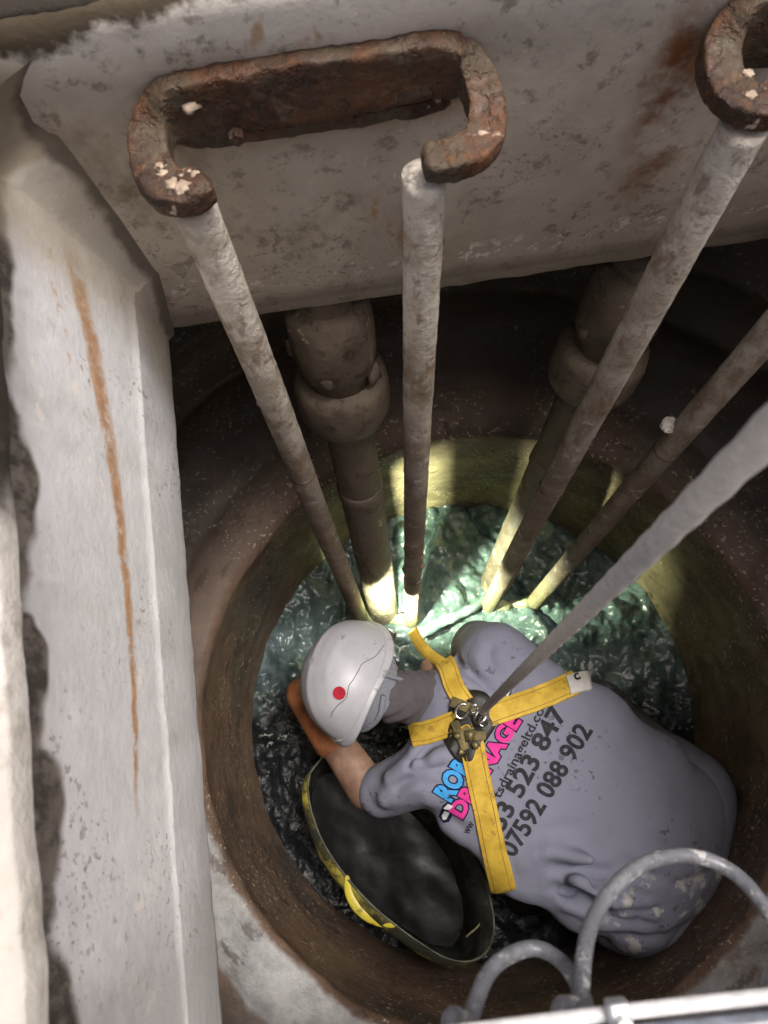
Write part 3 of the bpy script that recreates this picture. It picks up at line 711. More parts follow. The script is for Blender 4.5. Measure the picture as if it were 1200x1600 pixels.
# trousers: seat and two thighs, then shins into the sludge
HIPR, HIPL = w(1075, 1238, 2.27), w(965, 1400, 2.27)
KNR, KNL = w(935, 1110, 2.36), w(815, 1345, 2.40)
tr = sunion([ell(w(1035, 1335, 2.25), (.150, .255, .15), fr), ell(w(1062, 1250, 2.28), (.125, .13, .13), fr), ell(w(985, 1405, 2.26), (.125, .115, .125), fr),
             cap(HIPR, KNR, .11, .075), cap(HIPL, KNL, .115, .078), cap(KNR, w(1000, 1160, 2.62), .075, .055), cap(KNL, w(880, 1390, 2.62), .078, .06)], .05)
tcut = [polycap([w(880, 1428, 2.20), w(930, 1445, 2.14), w(985, 1440, 2.11)], .010), polycap([w(930, 1462, 2.18), w(985, 1462, 2.13), w(1040, 1440, 2.10)], .009),
        polycap([w(1000, 1466, 2.17), w(1060, 1440, 2.11), w(1110, 1390, 2.12)], .009)]
trou = sdf_obj('trousers', scut(tr, tcut, .013), (-.05, -.72, Z(2.66)), (.98, .3, Z(1.98)), .007, M_TROU, person, 3)
crease(trou); crumple(trou, .008)
glove = sdf_obj('glove', sunion([sunion([lambda p, g=g: g(p)-.004 for g in lh], .010), cap(LWR+(LEL-LWR)*.42, LWR-(LEL-LWR)*.12, .060, .050)], .02),
                (-.46, -.1, Z(2.60)), (-.05, .42, Z(2.12)), .006, M_GLOVE, person, 1)
glove['label'] = 'muddy orange gauntlet glove'
for nm, ank, toe in (('boot', w(1000, 1160, 2.55), w(950, 1120, 2.60)), ('boot', w(880, 1390, 2.54), w(815, 1405, 2.585))):
    sdf_obj(nm, sunion([cap(ank+np.array((0, 0, .10)), ank, .072, .058), cap(ank, toe, .058, .046)], .03), np.minimum(ank, toe)-.16, np.maximum(ank, toe)+.2, .009, M_BOOT, person, 1)

# --- helmet ---------------------------------------------------------------------------
M_HELM = NB('scuffed_helmet_shell')
_c = M_HELM.mix(M_HELM.ramp(M_HELM.noise(10, 5, .6), .35, .7), (.42, .42, .445), (.49, .49, .515))
_c = M_HELM.mix(M_HELM.mul(M_HELM.ramp(M_HELM.noise(40, 5, .7, st=(1, .3, 1)), .60, .70), .4), _c, (.36, .35, .35))
_c = M_HELM.mix(M_HELM.mul(M_HELM.specks(50, .2, 6, .55, .6), .7), _c, (.22, .20, .19))
M_HELM.bump(M_HELM.noise(70, 4, .6), .06, .003); M_HELM = M_HELM.out(_c, M_HELM.ramp(M_HELM.noise(30, 4), .3, .7, .32, .5) if False else .4, 0, .5)
def hp(a, t, k=0.0):
    """a: angle round the head (0 = front), t: 0 rim .. 1 crown"""
    ca, sa = math.cos(a), math.sin(a)
    rim = -.018+.004*ca+.016*math.cos(2*a)-.034*max(0, -ca)**2*.6+.052*max(0, math.cos(a-math.radians(112)))**3
    A, B, Hh = .160+k, .127+k, .150+k
    ph = math.asin(max(-1, min(1, 0))) ; phi = t*math.pi/2
    hgt = Hh*math.sin(phi); rr = math.cos(phi)**.86
    low = rim*(1-t)**3
    fx = A*(1.03 if ca > 0 else 1.0)
    flare = 1+.05*math.exp(-((t-.0)/.06)**2)
    ridge = .0035*math.exp(-((sa*rr*B)/.012)**2)*(1 if t < .98 else 0) + .003*math.exp(-((abs(sa*rr)*B-.062)/.010)**2)*t
    q = RIM+HF*(fx*ca*rr*flare)+HSD*(B*sa*rr*flare)+HU*(hgt+low+ridge)
    return Vector(q)
helm = empty('helmet'); helm.parent = person; COL.objects.unlink(helm); bpy.data.objects.remove(helm)
rows = []
for j in range(41):
    t = (j/40)**1.15 if j < 40 else .9995
    rows.append([hp(2*math.pi*i/96, t) for i in range(96)])
inner = [[hp(2*math.pi*i/96, t, -.005) for i in range(96)] for t in (.9, .7, .5, .35, .2, .1, .05, 0.0)]
helm = grid('helmet', [r[::-1] for r in (inner+rows)], M_HELM, person, closed_v=True)
M_LINER = plain('black_liner', (.012, .012, .013), .7, 0, .3, 40, .2)
grid('liner', [[hp(2*math.pi*i/96, t, -.009) for i in range(96)] for t in (.95, .8, .6, .4, .25, .12, .03)], M_LINER, helm, closed_v=True)
helm['label'] = 'scuffed white safety helmet with a red dot'
hb = BVHTree.FromPolygons([v.co for v in helm.data.vertices], [tuple(p.vertices) for p in helm.data.polygons])
def hit(tree, u, v):
    d = ray(u, v).normalized(); loc, nr, i, dist = tree.ray_cast(CAM0, d)
    if loc is None: return None
    if nr.dot(d) > 0: nr = -nr
    return loc, nr
M_RED = plain('red_badge', (.42, .012, .03), .35, 0, .2, 60, .1)
M_SEAM = plain('dark_seam', (.16, .15, .16), .6, 0, .3, 60, .2)
h0 = hit(hb, 530, 1083)
if h0:
    bm = bmesh.new(); bmesh.ops.create_cone(bm, cap_ends=True, segments=32, radius1=.0165, radius2=.0155, depth=.003)
    q = h0[1].to_track_quat('Z', 'Y').to_matrix().to_4x4()
    bmesh.ops.transform(bm, matrix=Matrix.Translation(h0[0]+h0[1]*.0015) @ q, verts=bm.verts)
    from_bm('badge', bm, M_RED, helm)
sp = [hit(hb, *p) for p in [(612, 992), (600, 1008), (588, 1024), (577, 1031), (566, 1037), (560, 1048), (552, 1062), (545, 1072), (541, 1090), (528, 1102), (520, 1112), (517, 1120)]]
sp = [a+b*.0006 for a, b in [s for s in sp if s]]
if len(sp) > 3: tube('seam', catmull(sp, 6), .0011, M_SEAM, helm, 8)
tube('brim_lip', [hp(2*math.pi*i/96, .085) for i in range(97)], .0032, M_HELM, helm, 8)
M_STRAP = plain('grey_webbing', (.20, .21, .24), .8, 0, .2, 200, .3)
M_BLACK = plain('black_plastic', (.018, .018, .02), .4, 0, .3, 40, .2)
# cradle band and chin strap under the shell
band = [[Vector(RIM+HF*(.112*math.cos(a))+HSD*(.092*math.sin(a))+HU*hh) for a in [2*math.pi*i/64 for i in range(64)]] for hh in (-.062, -.040, -.010, .0)]
grid('cradle_band', band, M_STRAP, helm, closed_v=True)
tube('nape_strap', catmull([Vector(RIM+HF*c0*.108+HSD*s0*.10+HU*u0) for c0, s0, u0 in ((-.3, .95, -.03), (-.75, .7, -.05), (-1.0, .0, -.06), (-.75, -.7, -.05), (-.3, -.95, -.03))], 8), .008, M_STRAP, helm, 10)
tube('chin_strap', catmull([Vector(RIM+HF*.02+HSD*.095-HU*.02), Vector(RIM+HF*.03+HSD*.092-HU*.08), Vector(RIM+HF*.05+HSD*.04-HU*.145), Vector(RIM+HF*.05-HSD*.04-HU*.145), Vector(RIM+HF*.03-HSD*.092-HU*.08), Vector(RIM+HF*.02-HSD*.095-HU*.02)], 8), .006, M_STRAP, helm, 10)
# head lamp on the front of the helmet, lit
LP = W(610, 986, 2.25); LD = Vector((.70, 1.0, -.62)).normalized()
bm = bmesh.new(); box_bm(bm, (0, 0, 0), .045, .035, .04, bevel=.008)
bmesh.ops.transform(bm, matrix=Matrix.Translation(LP-LD*.024) @ LD.to_track_quat('Y', 'Z').to_matrix().to_4x4(), verts=bm.verts)
lampo = from_bm('head_lamp', bm, M_BLACK, helm, True)
tube('lamp_arm', [LP-LD*.03, LP-LD*.03+Vector(RIM+HF*.13-np.array(LP-LD*.03))*.5, Vector(RIM+HF*.13)], .010, M_BLACK, helm, 10)
M_LENS = bpy.data.materials.new('lit_lens'); M_LENS.use_nodes = True
_b = M_LENS.node_tree.nodes['Principled BSDF']; _b.inputs['Emission Color'].default_value = (.95, 1, .92, 1); _b.inputs['Emission Strength'].default_value = 12
bm = bmesh.new(); bmesh.ops.create_cone(bm, cap_ends=True, segments=24, radius1=.013, radius2=.012, depth=.004, matrix=Matrix.Translation(LP-LD*.005) @ LD.to_track_quat('Z', 'Y').to_matrix().to_4x4())
from_bm('lens', bm, M_LENS, helm)
spl = bpy.data.lights.new('head_lamp_beam', 'SPOT'); spl.energy = 34; spl.color = (.90, 1.0, .68); spl.spot_size = math.radians(122); spl.spot_blend = .5; spl.shadow_soft_size = .011
spo = bpy.data.objects.new('head_lamp_beam', spl); COL.objects.link(spo); spo.location = LP+LD*.006
spo.rotation_euler = (-LD).to_track_quat('Z', 'Y').to_euler(); spo.parent = person

# --- harness ---------------------------------------------------------------------------
dg = [shirt, person, trou]
def bvh(objs):
    V, F = [], []
    for o in objs:
        b = len(V); V += [v.co.copy() for v in o.data.vertices]; F += [tuple(b+i for i in p.vertices) for p in o.data.polygons]
    return BVHTree.FromPolygons(V, F)
TB = bvh(dg); TS = bvh([shirt])
M_WEB = NB('yellow_webbing')
_c = M_WEB.mix(M_WEB.ramp(M_WEB.noise(20, 5, .65), .35, .65), (.52, .33, .03), (.70, .47, .06))
_c = M_WEB.mix(M_WEB.mul(M_WEB.ramp(M_WEB.noise(34, 6, .7, off=(2, 2, 2)), .56, .68), .6), _c, (.25, .15, .04))
M_WEB.bump(M_WEB.noise(420, 2, .5), .35, .002); M_WEB = M_WEB.out(_c, .75)
M_TAG = plain('white_label', (.68, .66, .62), .7, 0, .1, 60, .1)
harness = None
def ribbon(name, path, wpx, mat, parent, tree, off=.005, th=.003, n=36, m=7, wrap=True):
    pts = catmull([Vector((a, b, 0)) for a, b in path], max(2, n//(len(path)-1))); rows = []
    for i, p in enumerate(pts):
        t = (pts[min(i+1, len(pts)-1)]-pts[max(i-1, 0)]).normalized(); s = Vector((-t.y, t.x, 0)); row = []
        for k in range(m):
            q = p+s*wpx*(k/(m-1)-.5); row.append(hit(tree, q.x, q.y))
        got = [k for k in range(m) if row[k]]
        if len(got) >= 5:
            for k in range(m):
                if not row[k]:
                    g_ = min(got, key=lambda x: abs(x-k)); l0, n0 = row[g_]; q = p+s*wpx*(k/(m-1)-.5)
                    dep = -(RB.T @ np.array(l0-CAM0))[2]; row[k] = (WD(q.x, q.y, dep)+Vector((0, 0, -.012*abs(k-g_))), n0)
            rows.append(row)
    if len(rows) < 3: return None
    G = []
    for row in rows:
        nr = sum((r[1] for r in row), Vector()).normalized()
        base = [r[0] for r in row]; c0, c1 = base[0], base[-1]; G.append([(b, nr) for b in base])
    # smooth the base sheet a little so the webbing spans small folds
    B = [[g[0].copy() for g in r] for r in G]
    for _ in range(3):
        B2 = [[x.copy() for x in r] for r in B]
        for i in range(1, len(B)-1):
            for k in range(m): B2[i][k] = (B[i-1][k]+B[i][k]*2+B[i+1][k])/4
        B = B2
    if wrap:
        dr = (sum(B[-1], Vector())/m-sum(B[-4], Vector())/m); dr.z = 0; dr.normalize()
        for a_, z_ in ((.006, -.014), (.0, -.026), (-.022, -.026), (-.04, -.012)):
            B.append([b+dr*a_+Vector((0, 0, z_)) for b in B[-1]])
            G.append([(b, (G[-1][k][1]+dr*.6).normalized()) for k, b in enumerate(B[-1])])
    up = [[B[i][k]+G[i][k][1]*(off+th) for k in range(m)] for i in range(len(B))]
    dn = [[B[i][k]+G[i][k][1]*(off-.004) for k in range(m)] for i in range(len(B))]
    loop = [[*u, *d[::-1]] for u, d in zip(up, dn)]
    o = grid(name, loop, mat, parent, smooth=True, closed_v=True)
    bm = bmesh.new(); bm.from_mesh(o.data); bmesh.ops.holes_fill(bm, edges=[e for e in bm.edges if e.is_boundary]); bmesh.ops.recalc_face_normals(bm, faces=bm.faces)
    for e in bm.edges:
        if len(e.link_faces) == 2 and e.calc_face_angle() > .7: e.smooth = False
    bm.to_mesh(o.data); bm.free()
    if mat is M_WEB:
        for k in (1, m-2): tube('stitching', [u[k]+Vector((0, 0, .0004)) for u in up], .0009, M_STITCH, o, 6)
    return o
M_STITCH = plain('stitch_thread', (.33, .20, .03), .8, 0, .3, 200, .1)
s1 = ribbon('harness_strap', [(764, 1118), (800, 1106), (850, 1088), (898, 1068)], 37, M_WEB, person, TS)
s2 = ribbon('harness_strap', [(738, 1160), (748, 1215), (760, 1270), (772, 1325), (784, 1370), (794, 1410)], 37, M_WEB, person, TS)
s3 = ribbon('harness_strap', [(640, 1152), (670, 1144), (705, 1132), (735, 1122)], 36, M_WEB, person, TB, off=.007)
s4 = ribbon('harness_strap', [(684, 1020), (700, 1045), (712, 1075), (728, 1100)], 30, M_WEB, person, TB, off=.007)
lab = ribbon('strap_label', [(886, 1074), (902, 1070), (918, 1067), (934, 1066)], 30, M_TAG, s1 or person, TS, off=.009)
fs_ = catmull([W(644, 984, 2.27), W(654, 1003, 2.23), W(670, 1022, 2.18), W(690, 1036, 2.12), W(702, 1052, 2.07)], 6)
grid('harness_strap', [[p+Vector((.014, .008, .004))*a+Vector((0, 0, b)) for a, b in ((-1, 0), (0, .003), (1, 0), (1, -.003), (0, -.001), (-1, -.003))] for p in fs_], M_WEB, person, closed_v=True)
# black back pad with rings
hp0 = hit(TS, 738, 1135)
bp = hp0[0]; bn = (hp0[1]+Vector((0, 0, .6))).normalized()
M_LEATH = plain('black_back_pad', (.020, .018, .014), .5, 0, .5, 30, .6)
pad = []
pq = [(706, 1090), (735, 1078), (760, 1086), (772, 1105), (776, 1130), (764, 1152), (750, 1172), (738, 1192), (716, 1190), (700, 1172), (694, 1150), (700, 1120)]
cu = Vector((738, 1132, 0)); loop = catmull([Vector((*p, 0)) for p in pq+[pq[0]]], 6)[:-1]
rows = []
for k, (s, o) in enumerate(((1.0, -.006), (1.0, .004), (.93, .007), (.8, .009), (.6, .010), (.4, .011), (.2, .011), (.02, .011))):
    row = []
    for p in loop:
        q = cu+(p-cu)*s; h_ = hit(TB, q.x, q.y) or hp0
        row.append(h_[0]+h_[1]*o+h_[1]*.004*fb(h_[0], 30))
    rows.append(row)
padO = grid('back_pad', rows, M_LEATH, person, closed_v=True)
M_STEEL = plain('bright_steel', (.72, .72, .72), .22, 1.0, .15, 40, .1)
def ringo(name, u, v, r, t, tilt, parent):
    h_ = hit(TB, u, v) or hp0; c = h_[0]+h_[1]*.026
    nrm = (h_[1]+Vector(tilt)).normalized(); a = nrm.orthogonal().normalized(); b = nrm.cross(a)
    pts = [c+a*(r*math.cos(x))+b*(r*.75*math.sin(x)) for x in [2*math.pi*i/28*.86 for i in range(29)]]
    return tube(name, pts, t, M_STEEL, parent, 10)
ringo('steel_ring', 724, 1113, .020, .0036, (.4, .1, 0), padO); ringo('steel_ring', 752, 1122, .018, .0036, (-.3, .4, 0), padO)
ringo('steel_ring', 742, 1110, .011, .003, (.1, -.5, 0), padO); ringo('steel_ring', 757, 1130, .014, .003, (.5, .2, 0), padO)
M_BRASS = plain('dull_olive_fitting', (.16, .13, .05), .4, .3, .4, 40, .3)
for k, (u, v, r) in enumerate(((735, 1150, .014), (758, 1116, .010), (745, 1165, .010), (716, 1150, .009), (722, 1175, .008))):
    h_ = hit(TB, u, v) or hp0; lump('fitting', h_[0]+h_[1]*.02, r, M_BRASS, padO, seed=k+40, flat=.6, nrm=h_[1])

for pth, wd2 in (([(708, 1098), (724, 1104), (744, 1112)], 16), ([(726, 1140), (742, 1150), (760, 1150)], 14), ([(712, 1128), (720, 1150), (730, 1172)], 12)):
    ribbon('pad_webbing', pth, wd2, M_BRASS, padO, TB, off=.016, n=12, m=5, wrap=False)
# --- printing on the shirt ---------------------------------------------------------------
M_INK = plain('dark_ink', (.035, .035, .042), .85, 0, .35, 90, .05, .2)
M_NAVY = plain('navy_ink', (.012, .014, .04), .85, 0, .2, 90, .05, .2)
M_CYAN = plain('blue_ink', (.06, .34, .72), .85, 0, .12, 60, .05, .2)
M_PINK = plain('pink_ink', (.72, .05, .30), .85, 0, .12, 60, .05, .2)
M_WHITE = plain('white_ink', (.72, .72, .74), .85, 0, .1, 60, .05, .2)
def place(bm, org, d, up, sc, off, name, mat, parent, maxlen=.009):
    """lay a flat shape (text units) on the shirt: org is where its origin falls on the cloth"""
    bmesh.ops.triangulate(bm, faces=bm.faces)
    lim = maxlen/.0017/sc
    for _ in range(5):
        es = [e for e in bm.edges if e.calc_length() > lim]
        if not es: break
        bmesh.ops.subdivide_edges(bm, edges=es, cuts=1); bmesh.ops.triangulate(bm, faces=[f for f in bm.faces if len(f.verts) > 3])
    bad = []
    for v in bm.verts:
        u_ = org[0]+(d[0]*v.co.x+up[0]*v.co.y)*sc; v_ = org[1]+(d[1]*v.co.x+up[1]*v.co.y)*sc
        h_ = hit(TS, u_, v_)
        if h_ is None: bad.append(v)
        else: v.co = h_[0]+h_[1]*off
    bmesh.ops.delete(bm, geom=bad, context='VERTS')
    bmesh.ops.recalc_face_normals(bm, faces=bm.faces)
    return from_bm(name, bm, mat, parent, False)
def text_bm(s, offset=0.0, space=1.0, shear=0.0):
    cu = bpy.data.curves.new('t', 'FONT'); cu.body = s; cu.size = 1.0; cu.offset = offset; cu.space_character = space; cu.shear = shear; cu.resolution_u = 3
    ob = bpy.data.objects.new('t', cu); COL.objects.link(ob)
    bpy.context.view_layer.update()
    me = bpy.data.meshes.new_from_object(ob.evaluated_get(bpy.context.evaluated_depsgraph_get()))
    bm = bmesh.new(); bm.from_mesh(me); bpy.data.objects.remove(ob); bpy.data.meshes.remove(me); return bm
def uv(a): a = math.radians(a); return (math.cos(a), -math.sin(a)), (-math.sin(a), -math.cos(a))
def text(s, start, end, hgt, mat, bold=.02, off=.0022, name='printed_line', outline=None):
    L = math.hypot(end[0]-start[0], end[1]-start[1]); a = math.degrees(math.atan2(-(end[1]-start[1]), end[0]-start[0])); d, up = uv(a)
    bm = text_bm(s, bold); xs = [v.co.x for v in bm.verts]; x0, x1 = min(xs), max(xs)
    ys = [v.co.y for v in bm.verts]; sy = hgt/(.72)
    for v in bm.verts: v.co.x = (v.co.x-x0)/(x1-x0)*L; v.co.y *= sy
    o = place(bm, start, d, up, 1.0, off, name, mat, shirt)
    if outline:
        bm = text_bm(s, bold+.06)
        for v in bm.verts: v.co.x = (v.co.x-x0)/(x1-x0)*L; v.co.y *= sy
        place(bm, start, d, up, 1.0, off-.0010, 'print_outline', outline, o)
    return o
text('07592 088 902', (803, 1341), (926, 1142), 30, M_INK, .028)
text('53 523 847', (786, 1300), (886, 1113), 30, M_INK, .028)
text('tsdrainageltd.co', (781, 1248), (851, 1110), 15, M_INK, .018)
text('ww', (732, 1304), (742, 1286), 13, M_INK, .018)
text('ROB', (703, 1253), (737, 1197), 30, M_CYAN, .05, outline=M_NAVY)
text('DRAINAGE', (722, 1279), (814, 1126), 25, M_PINK, .05, outline=M_NAVY)
def poly(pts, mat, off, name, parent=None):
    bm = bmesh.new(); bm.faces.new([bm.verts.new((x, y, 0)) for x, y in pts])
    return place(bm, (0, 0), (1, 0), (0, 1), 1.0, off, name, mat, parent or shirt)
# small fitting emblem at the lower end and spray emblem at the upper end of the logo
po = poly([(686, 1275), (692, 1258), (702, 1250), (712, 1256), (710, 1268), (702, 1284), (693, 1286)], M_NAVY, .0014, 'printed_emblem')
poly([(691, 1274), (695, 1266), (703, 1269), (698, 1280), (693, 1281)], M_WHITE, .0024, 'emblem_shape', po)
poly([(693, 1262), (700, 1255), (708, 1259), (704, 1264), (697, 1264)], M_WHITE, .0024, 'emblem_shape', po)
po = poly([(777, 1096), (781, 1080), (790, 1070), (801, 1074), (798, 1086), (790, 1098)], M_NAVY, .0014, 'printed_emblem')
for a, b in (((783, 1090), (786, 1074)), ((787, 1090), (792, 1073)), ((790, 1092), (797, 1078))):
    poly([(a[0]-1.4, a[1]), (b[0]-1.4, b[1]), (b[0]+1.4, b[1]), (a[0]+1.4, a[1])], M_WHITE, .0024, 'emblem_shape', po)
if lab:
    LBV = bvh([lab]); h_ = hit(LBV, 900, 1064)
    if h_:
        TSs, TS = TS, LBV
        bm = text_bm('c', .03); [setattr(v, 'co', v.co*22) for v in bm.verts]; place(bm, (899, 1064), *uv(25), 1.0, .0012, 'label_print', M_INK, lab); TS = TSs

# ================================================================== OTHER THINGS
# lifeline from the harness ring up to the surface, close past the phone
M_ROPE = plain('pale_rope', (.62, .59, .55), .85, 0, .12, 120, .6)
ra = (hit(TB, 752, 1112) or hp0)[0]+Vector((0, 0, .03)); rb = WD(1210, 668, .33)
pts = [ra, ra.lerp(rb, .3)+Vector((0, 0, -.01)), ra.lerp(rb, .65)+Vector((0, 0, -.008)), rb, rb+(rb-ra)*.35, rb+(rb-ra)*1.2]
rp = catmull(pts, 110); rv, rf = tube_mesh(rp, .0092, 18)
for i, p in enumerate(rp):
    for k in range(18):
        q = rv[i*18+k]; rv[i*18+k] = p+(q-p)*(1+.05*math.cos(3*(2*math.pi*k/18)+i*.75))
rope = tag(mk('lifeline_rope', rv, rf, M_ROPE), 'pale lifeline rope running from the harness up past the camera', 'rope')

# rubber tub squashed against the wall
M_TUB = NB('black_tub_rubber')
_c = M_TUB.mix(M_TUB.ramp(M_TUB.noise(12, 6, .7), .35, .65), (.014, .015, .013), (.045, .046, .040))
_c = M_TUB.mix(M_TUB.mul(M_TUB.ramp(M_TUB.noise(24, 6, .7, off=(1, 4, 1)), .56, .66), .5), _c, (.12, .12, .10))
M_TUB.bump(M_TUB.noise(45, 6, .7), .5, .006); M_TUB = M_TUB.out(_c, M_TUB.ramp(M_TUB.noise(22, 4), .35, .65, .2, .5) if False else .30)
M_TUBY = NB('dirty_yellow_rubber')
_c = M_TUBY.mix(M_TUBY.ramp(M_TUBY.noise(16, 6, .7), .42, .60), (.36, .30, .05), (.045, .043, .022))
_c = M_TUBY.mix(M_TUBY.ramp(M_TUBY.noise(7, 4, .6, off=(3, 1, 0)), .44, .56), _c, (.03, .03, .02))
M_TUBY = M_TUBY.out(_c, .45)
M_HAND = NB('yellow_handle_rubber')
_c = M_HAND.mix(M_HAND.mul(M_HAND.ramp(M_HAND.noise(30, 6, .7), .54, .66), .8), (.62, .52, .05), (.14, .11, .03)); M_HAND = M_HAND.out(_c, .4)
rimpx = [(484, 1205, 2.34), (480, 1232, 2.33), (487, 1272, 2.32), (503, 1315, 2.31), (535, 1365, 2.30), (576, 1412, 2.29), (622, 1450, 2.28), (662, 1478, 2.28), (700, 1499, 2.28), (736, 1503, 2.28), (762, 1487, 2.28), (773, 1452, 2.28),
         (768, 1408, 2.30), (752, 1358, 2.33), (722, 1305, 2.36), (670, 1250, 2.39), (610, 1205, 2.40), (550, 1178, 2.39), (510, 1178, 2.37)]
rim = catmull([W(*p) for p in rimpx]+[W(*rimpx[0])], 8)[:-1]
cen = sum(rim, Vector())/len(rim)
tub = empty('rubber_tub', (cen.x, cen.y, Z(2.60))); TO = tub.location.copy()
def tub_rows(inset):
    rows = []
    for k, (dz, s) in enumerate(((0, 1.0), (-.004, 1.0), (-.04, .965), (-.09, .93), (-.15, .88), (-.20, .82), (-.235, .74))):
        row = []
        for i, p in enumerate(rim):
            d = p-cen; d.z = 0; q = Vector((cen.x, cen.y, 0))+d*s
            q -= d.normalized()*inset; q += Vector((-.046, -.034, 0))*math.sin(min(1, k/4)*math.pi*.5)*(1 if k < 6 else .6); z = p.z+dz*(1 if k > 1 else 1)
            zz = max(z, Z(2.60)+.02) if inset else z
            z = p.z+(Z(2.575)-p.z)*(-dz/.235)
            q.z = z; q += d.normalized()*.007*fb((q.x, q.y, q.z), 11)*min(1, k/2); row.append(q-TO)
        rows.append(row)
    return rows
outr = tub_rows(0); inn = tub_rows(.006)
grid('outer_wall', outr, M_TUBY, tub, closed_v=True)
inn2 = [r for r in inn]; c0 = Vector((cen.x, cen.y, Z(2.56)))-TO
inn2.append([c0+(q-c0)*.5 for q in inn[-1]]); inn2.append([c0+(q-c0)*.02 for q in inn[-1]])
grid('inner_wall', [r[::-1] for r in inn2], M_TUB, tub, closed_v=True)
grid('rim_edge', [[p-TO+Vector((0, 0, .0)) for p in rim], [p-TO+Vector((0, 0, .004)) for p in rim], [(q+Vector((0, 0, .004))) for q in inn[0]], [q for q in inn[0]]], plain('tub_rim', (.075, .075, .05), .45, 0, .6, 30, .3), tub, closed_v=True)
# folded flap inside the right end
fl = catmull([W(744, 1320, 2.37), W(758, 1360, 2.345), W(764, 1400, 2.33), W(752, 1440, 2.33), (W(728, 1464, 2.34))], 8)
grid('folded_flap', [[p-TO for p in fl], [p-TO+Vector((.012, -.004, -.05)) for p in fl], [p-TO+Vector((.02, -.01, -.12)) for p in fl]], M_TUB, tub)
tube('flap_edge', [p-TO for p in fl], .0028, plain('worn_olive_edge', (.22, .19, .10), .5, 0, .4, 40, .3), tub, 8)
# handle loop hanging outside
hd = catmull([W(542, 1368, 2.295), W(545, 1392, 2.30), W(556, 1414, 2.30), W(576, 1432, 2.30), W(600, 1442, 2.29), W(618, 1446, 2.28)], 8)
rows = []
for i, p in enumerate(hd):
    t = (hd[min(i+1, len(hd)-1)]-hd[max(i-1, 0)]).normalized(); s = t.cross(Vector((0, 0, 1))).normalized()
    tp = .25+.75*math.sin(math.pi*min(1, max(0, i/(len(hd)-1))))**.6; rows.append([p-TO+s*.015*tp*math.cos(a)+Vector((0, 0, .005*tp*math.sin(a))) for a in [2*math.pi*k/12 for k in range(12)]])
grid('handle', rows, M_HAND, tub, closed_v=True)
tag(tub, 'squashed black rubber tub with yellow handle lying in the sludge below the arm', 'tub')
# black slops in the bottom of the tub
M_CLOD = NB('wet_black_slops')
_c = M_CLOD.mix(M_CLOD.ramp(M_CLOD.noise(20, 4, .65), .35, .65), (.003, .003, .003), (.009, .009, .009))
M_CLOD.bump(M_CLOD.noise(12, 3, .5), .25, .008); M_CLOD = M_CLOD.out(_c, .30, 0, .16)
c1 = Vector((cen.x-.03, cen.y-.022, 0)); rows = []
for s_ in (.97, .9, .83, .76, .69, .62, .55, .48, .41, .34, .27, .2, .13, .06, .01):
    row = []
    for p in rim:
        d = p-cen; d.z = 0; q = c1+d*s_*.93; q.z = Z(2.455)+.006*fb((q.x, q.y, 1), 8, 2)+.02*max(0, (q.x-cen.x)*2); row.append(q-TO)
    rows.append(row)
grid('slops', rows, M_CLOD, tub, closed_v=True)

# steel beam across the opening with a clamp, hose loops over it
M_GALV = NB('galvanised_steel')
_c = M_GALV.mix(M_GALV.ramp(M_GALV.noise(30, 5, .65, st=(.2, 1, 1)), .35, .65), (.45, .46, .48), (.68, .69, .71)); M_GALV.bump(M_GALV.noise(80, 5, .7), .2, .003)
M_GALV = M_GALV.out(_c, .42, .55)
b0, b1 = WD(730, 1588, .47), WD(1200, 1546, .47); bd = (b1-b0); bd.z = 0; bd.normalize(); bs = Vector((bd.y, -bd.x, 0))
zt = .030+GZ
bz = .0
a0 = b0-bd*.45; a1 = b0+bd*1.0
k0 = W(735, 1604, CAMZ-zt); k1_ = W(1200, 1550, CAMZ-zt); bd = (k1_-k0).normalized(); bs = Vector((bd.y, -bd.x, 0))
M_PALE = plain('pale_cable_sheath', (.66, .66, .65), .35, 0, .15, 60, .15)
M_DULL = plain('blue_grey_cable_sheath', (.17, .185, .22), .3, 0, .3, 60, .2)
beam = empty('cable_bundle', (k0.x, k0.y, 0)); BO = beam.location.copy()
for q_, (off_, rad_, mt_) in enumerate(((.004, .0042, M_PALE), (.0135, .0056, M_DULL), (.0235, .0040, M_PALE), (.033, .0056, M_DULL), (.0435, .0048, M_PALE))):
    pts = []
    for i in range(41):
        p = (k0-bd*.42).lerp(k0+bd*.75, i/40); x_ = i/40
        z_ = GZ+.006+.022*min(1, max(0, min((x_-.06)/.12, (.98-x_)/.1)))
        pts.append(Vector((p.x, p.y, z_+.0012*math.sin(x_*9+q_)))+bs*(off_+.0016*math.sin(x_*11+q_*2))-BO)
    tube('cable', pts, rad_, mt_, beam, 12)
kc = W(965, 1578, CAMZ-zt-.004)
rot = Matrix.Rotation(math.atan2(bd.y, bd.x), 3, 'Z')
bm = bmesh.new(); box_bm(bm, kc+bs*.012-BO, .012, .034, .014, rot, .002); from_bm('clamp', bm, M_GALV, beam, True)
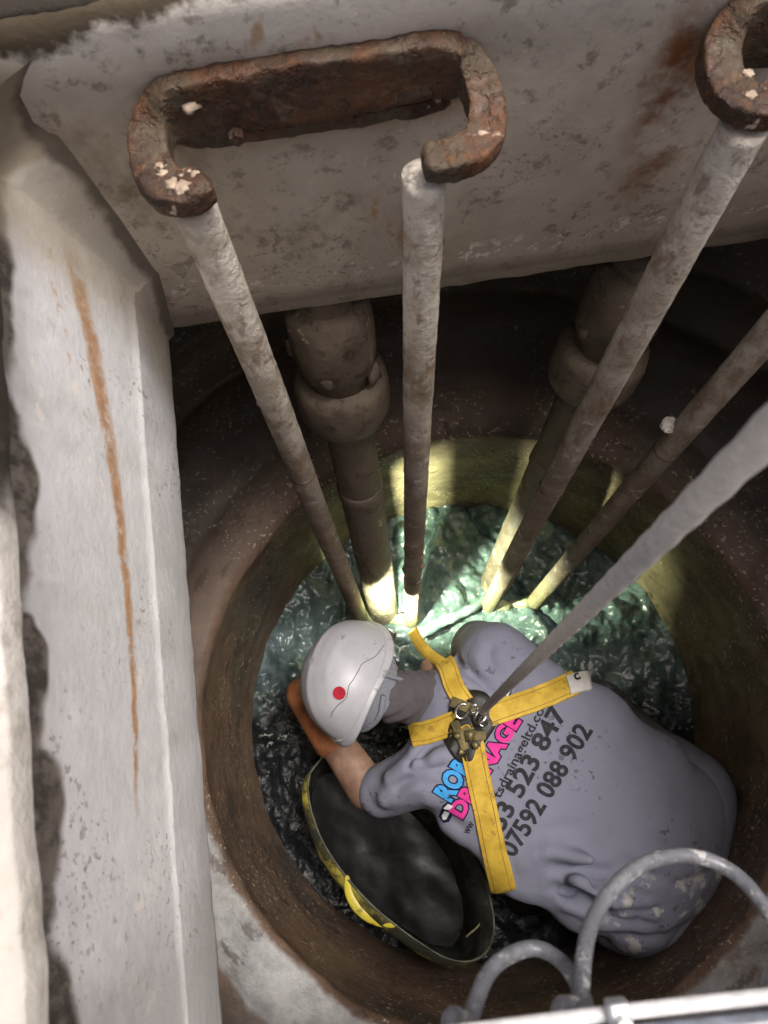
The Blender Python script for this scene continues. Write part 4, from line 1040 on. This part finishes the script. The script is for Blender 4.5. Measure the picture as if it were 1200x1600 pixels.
bm = bmesh.new(); bmesh.ops.create_cone(bm, cap_ends=True, segments=6, radius1=.0045, radius2=.0045, depth=.010, matrix=Matrix.Translation(kc+bs*.004+Vector((0, 0, .010))-BO)); from_bm('bolt', bm, M_STEEL, beam)
tag(beam, 'bundle of pale and grey cables with a clamp crossing the lower right edge', 'cables')
M_HOSE = NB('dirty_grey_hose')
_c = M_HOSE.mix(M_HOSE.ramp(M_HOSE.noise(45, 5, .7), .35, .65), (.13, .135, .15), (.21, .215, .235))
_c = M_HOSE.mix(M_HOSE.mul(M_HOSE.ramp(M_HOSE.noise(80, 6, .7, off=(2, 2, 2)), .57, .64), .7), _c, (.62, .60, .57))
_c = M_HOSE.mix(M_HOSE.mul(M_HOSE.ramp(M_HOSE.noise(70, 6, .7, off=(7, 2, 2)), .56, .64), .7), _c, (.10, .10, .10))
M_HOSE.bump(M_HOSE.noise(90, 5, .7), .3, .003); M_HOSE = M_HOSE.out(_c, .3)
def g(p): return Vector((p.x, p.y, .0075))
h1 = [Vector((.13, -.58, .008+GZ)), Vector((.13, -.40, .012+GZ)), WD(893, 1640, .47), WD(905, 1560, .50), WD(925, 1440, .56), WD(985, 1362, .60), WD(1062, 1336, .62), WD(1130, 1354, .62), WD(1180, 1398, .60), WD(1225, 1480, .56), WD(1245, 1640, .49), Vector((.36, -.40, .012+GZ)), Vector((.36, -.60, .008+GZ))]
tag(tube('grey_hose', catmull(h1, 16), .0059, M_HOSE, seg=16, rough=.0003, rs=60), 'larger loop of dirty grey hose hanging in front of the worker\'s hip', 'hose', 'grey hose loops at the lower right')
h2 = [Vector((.03, -.58, .008+GZ)), Vector((.03, -.42, .012+GZ)), WD(712, 1660, .46), WD(735, 1590, .50), WD(768, 1515, .54), WD(828, 1482, .56), WD(878, 1503, .55), WD(912, 1560, .52), WD(945, 1660, .46), Vector((.17, -.42, .020+GZ)), Vector((.19, -.58, .008+GZ))]
tag(tube('grey_hose', catmull(h2, 16), .0056, M_HOSE, seg=16, rough=.0003, rs=60), 'smaller loop of dirty grey hose at the bottom edge of the picture', 'hose', 'grey hose loops at the lower right')
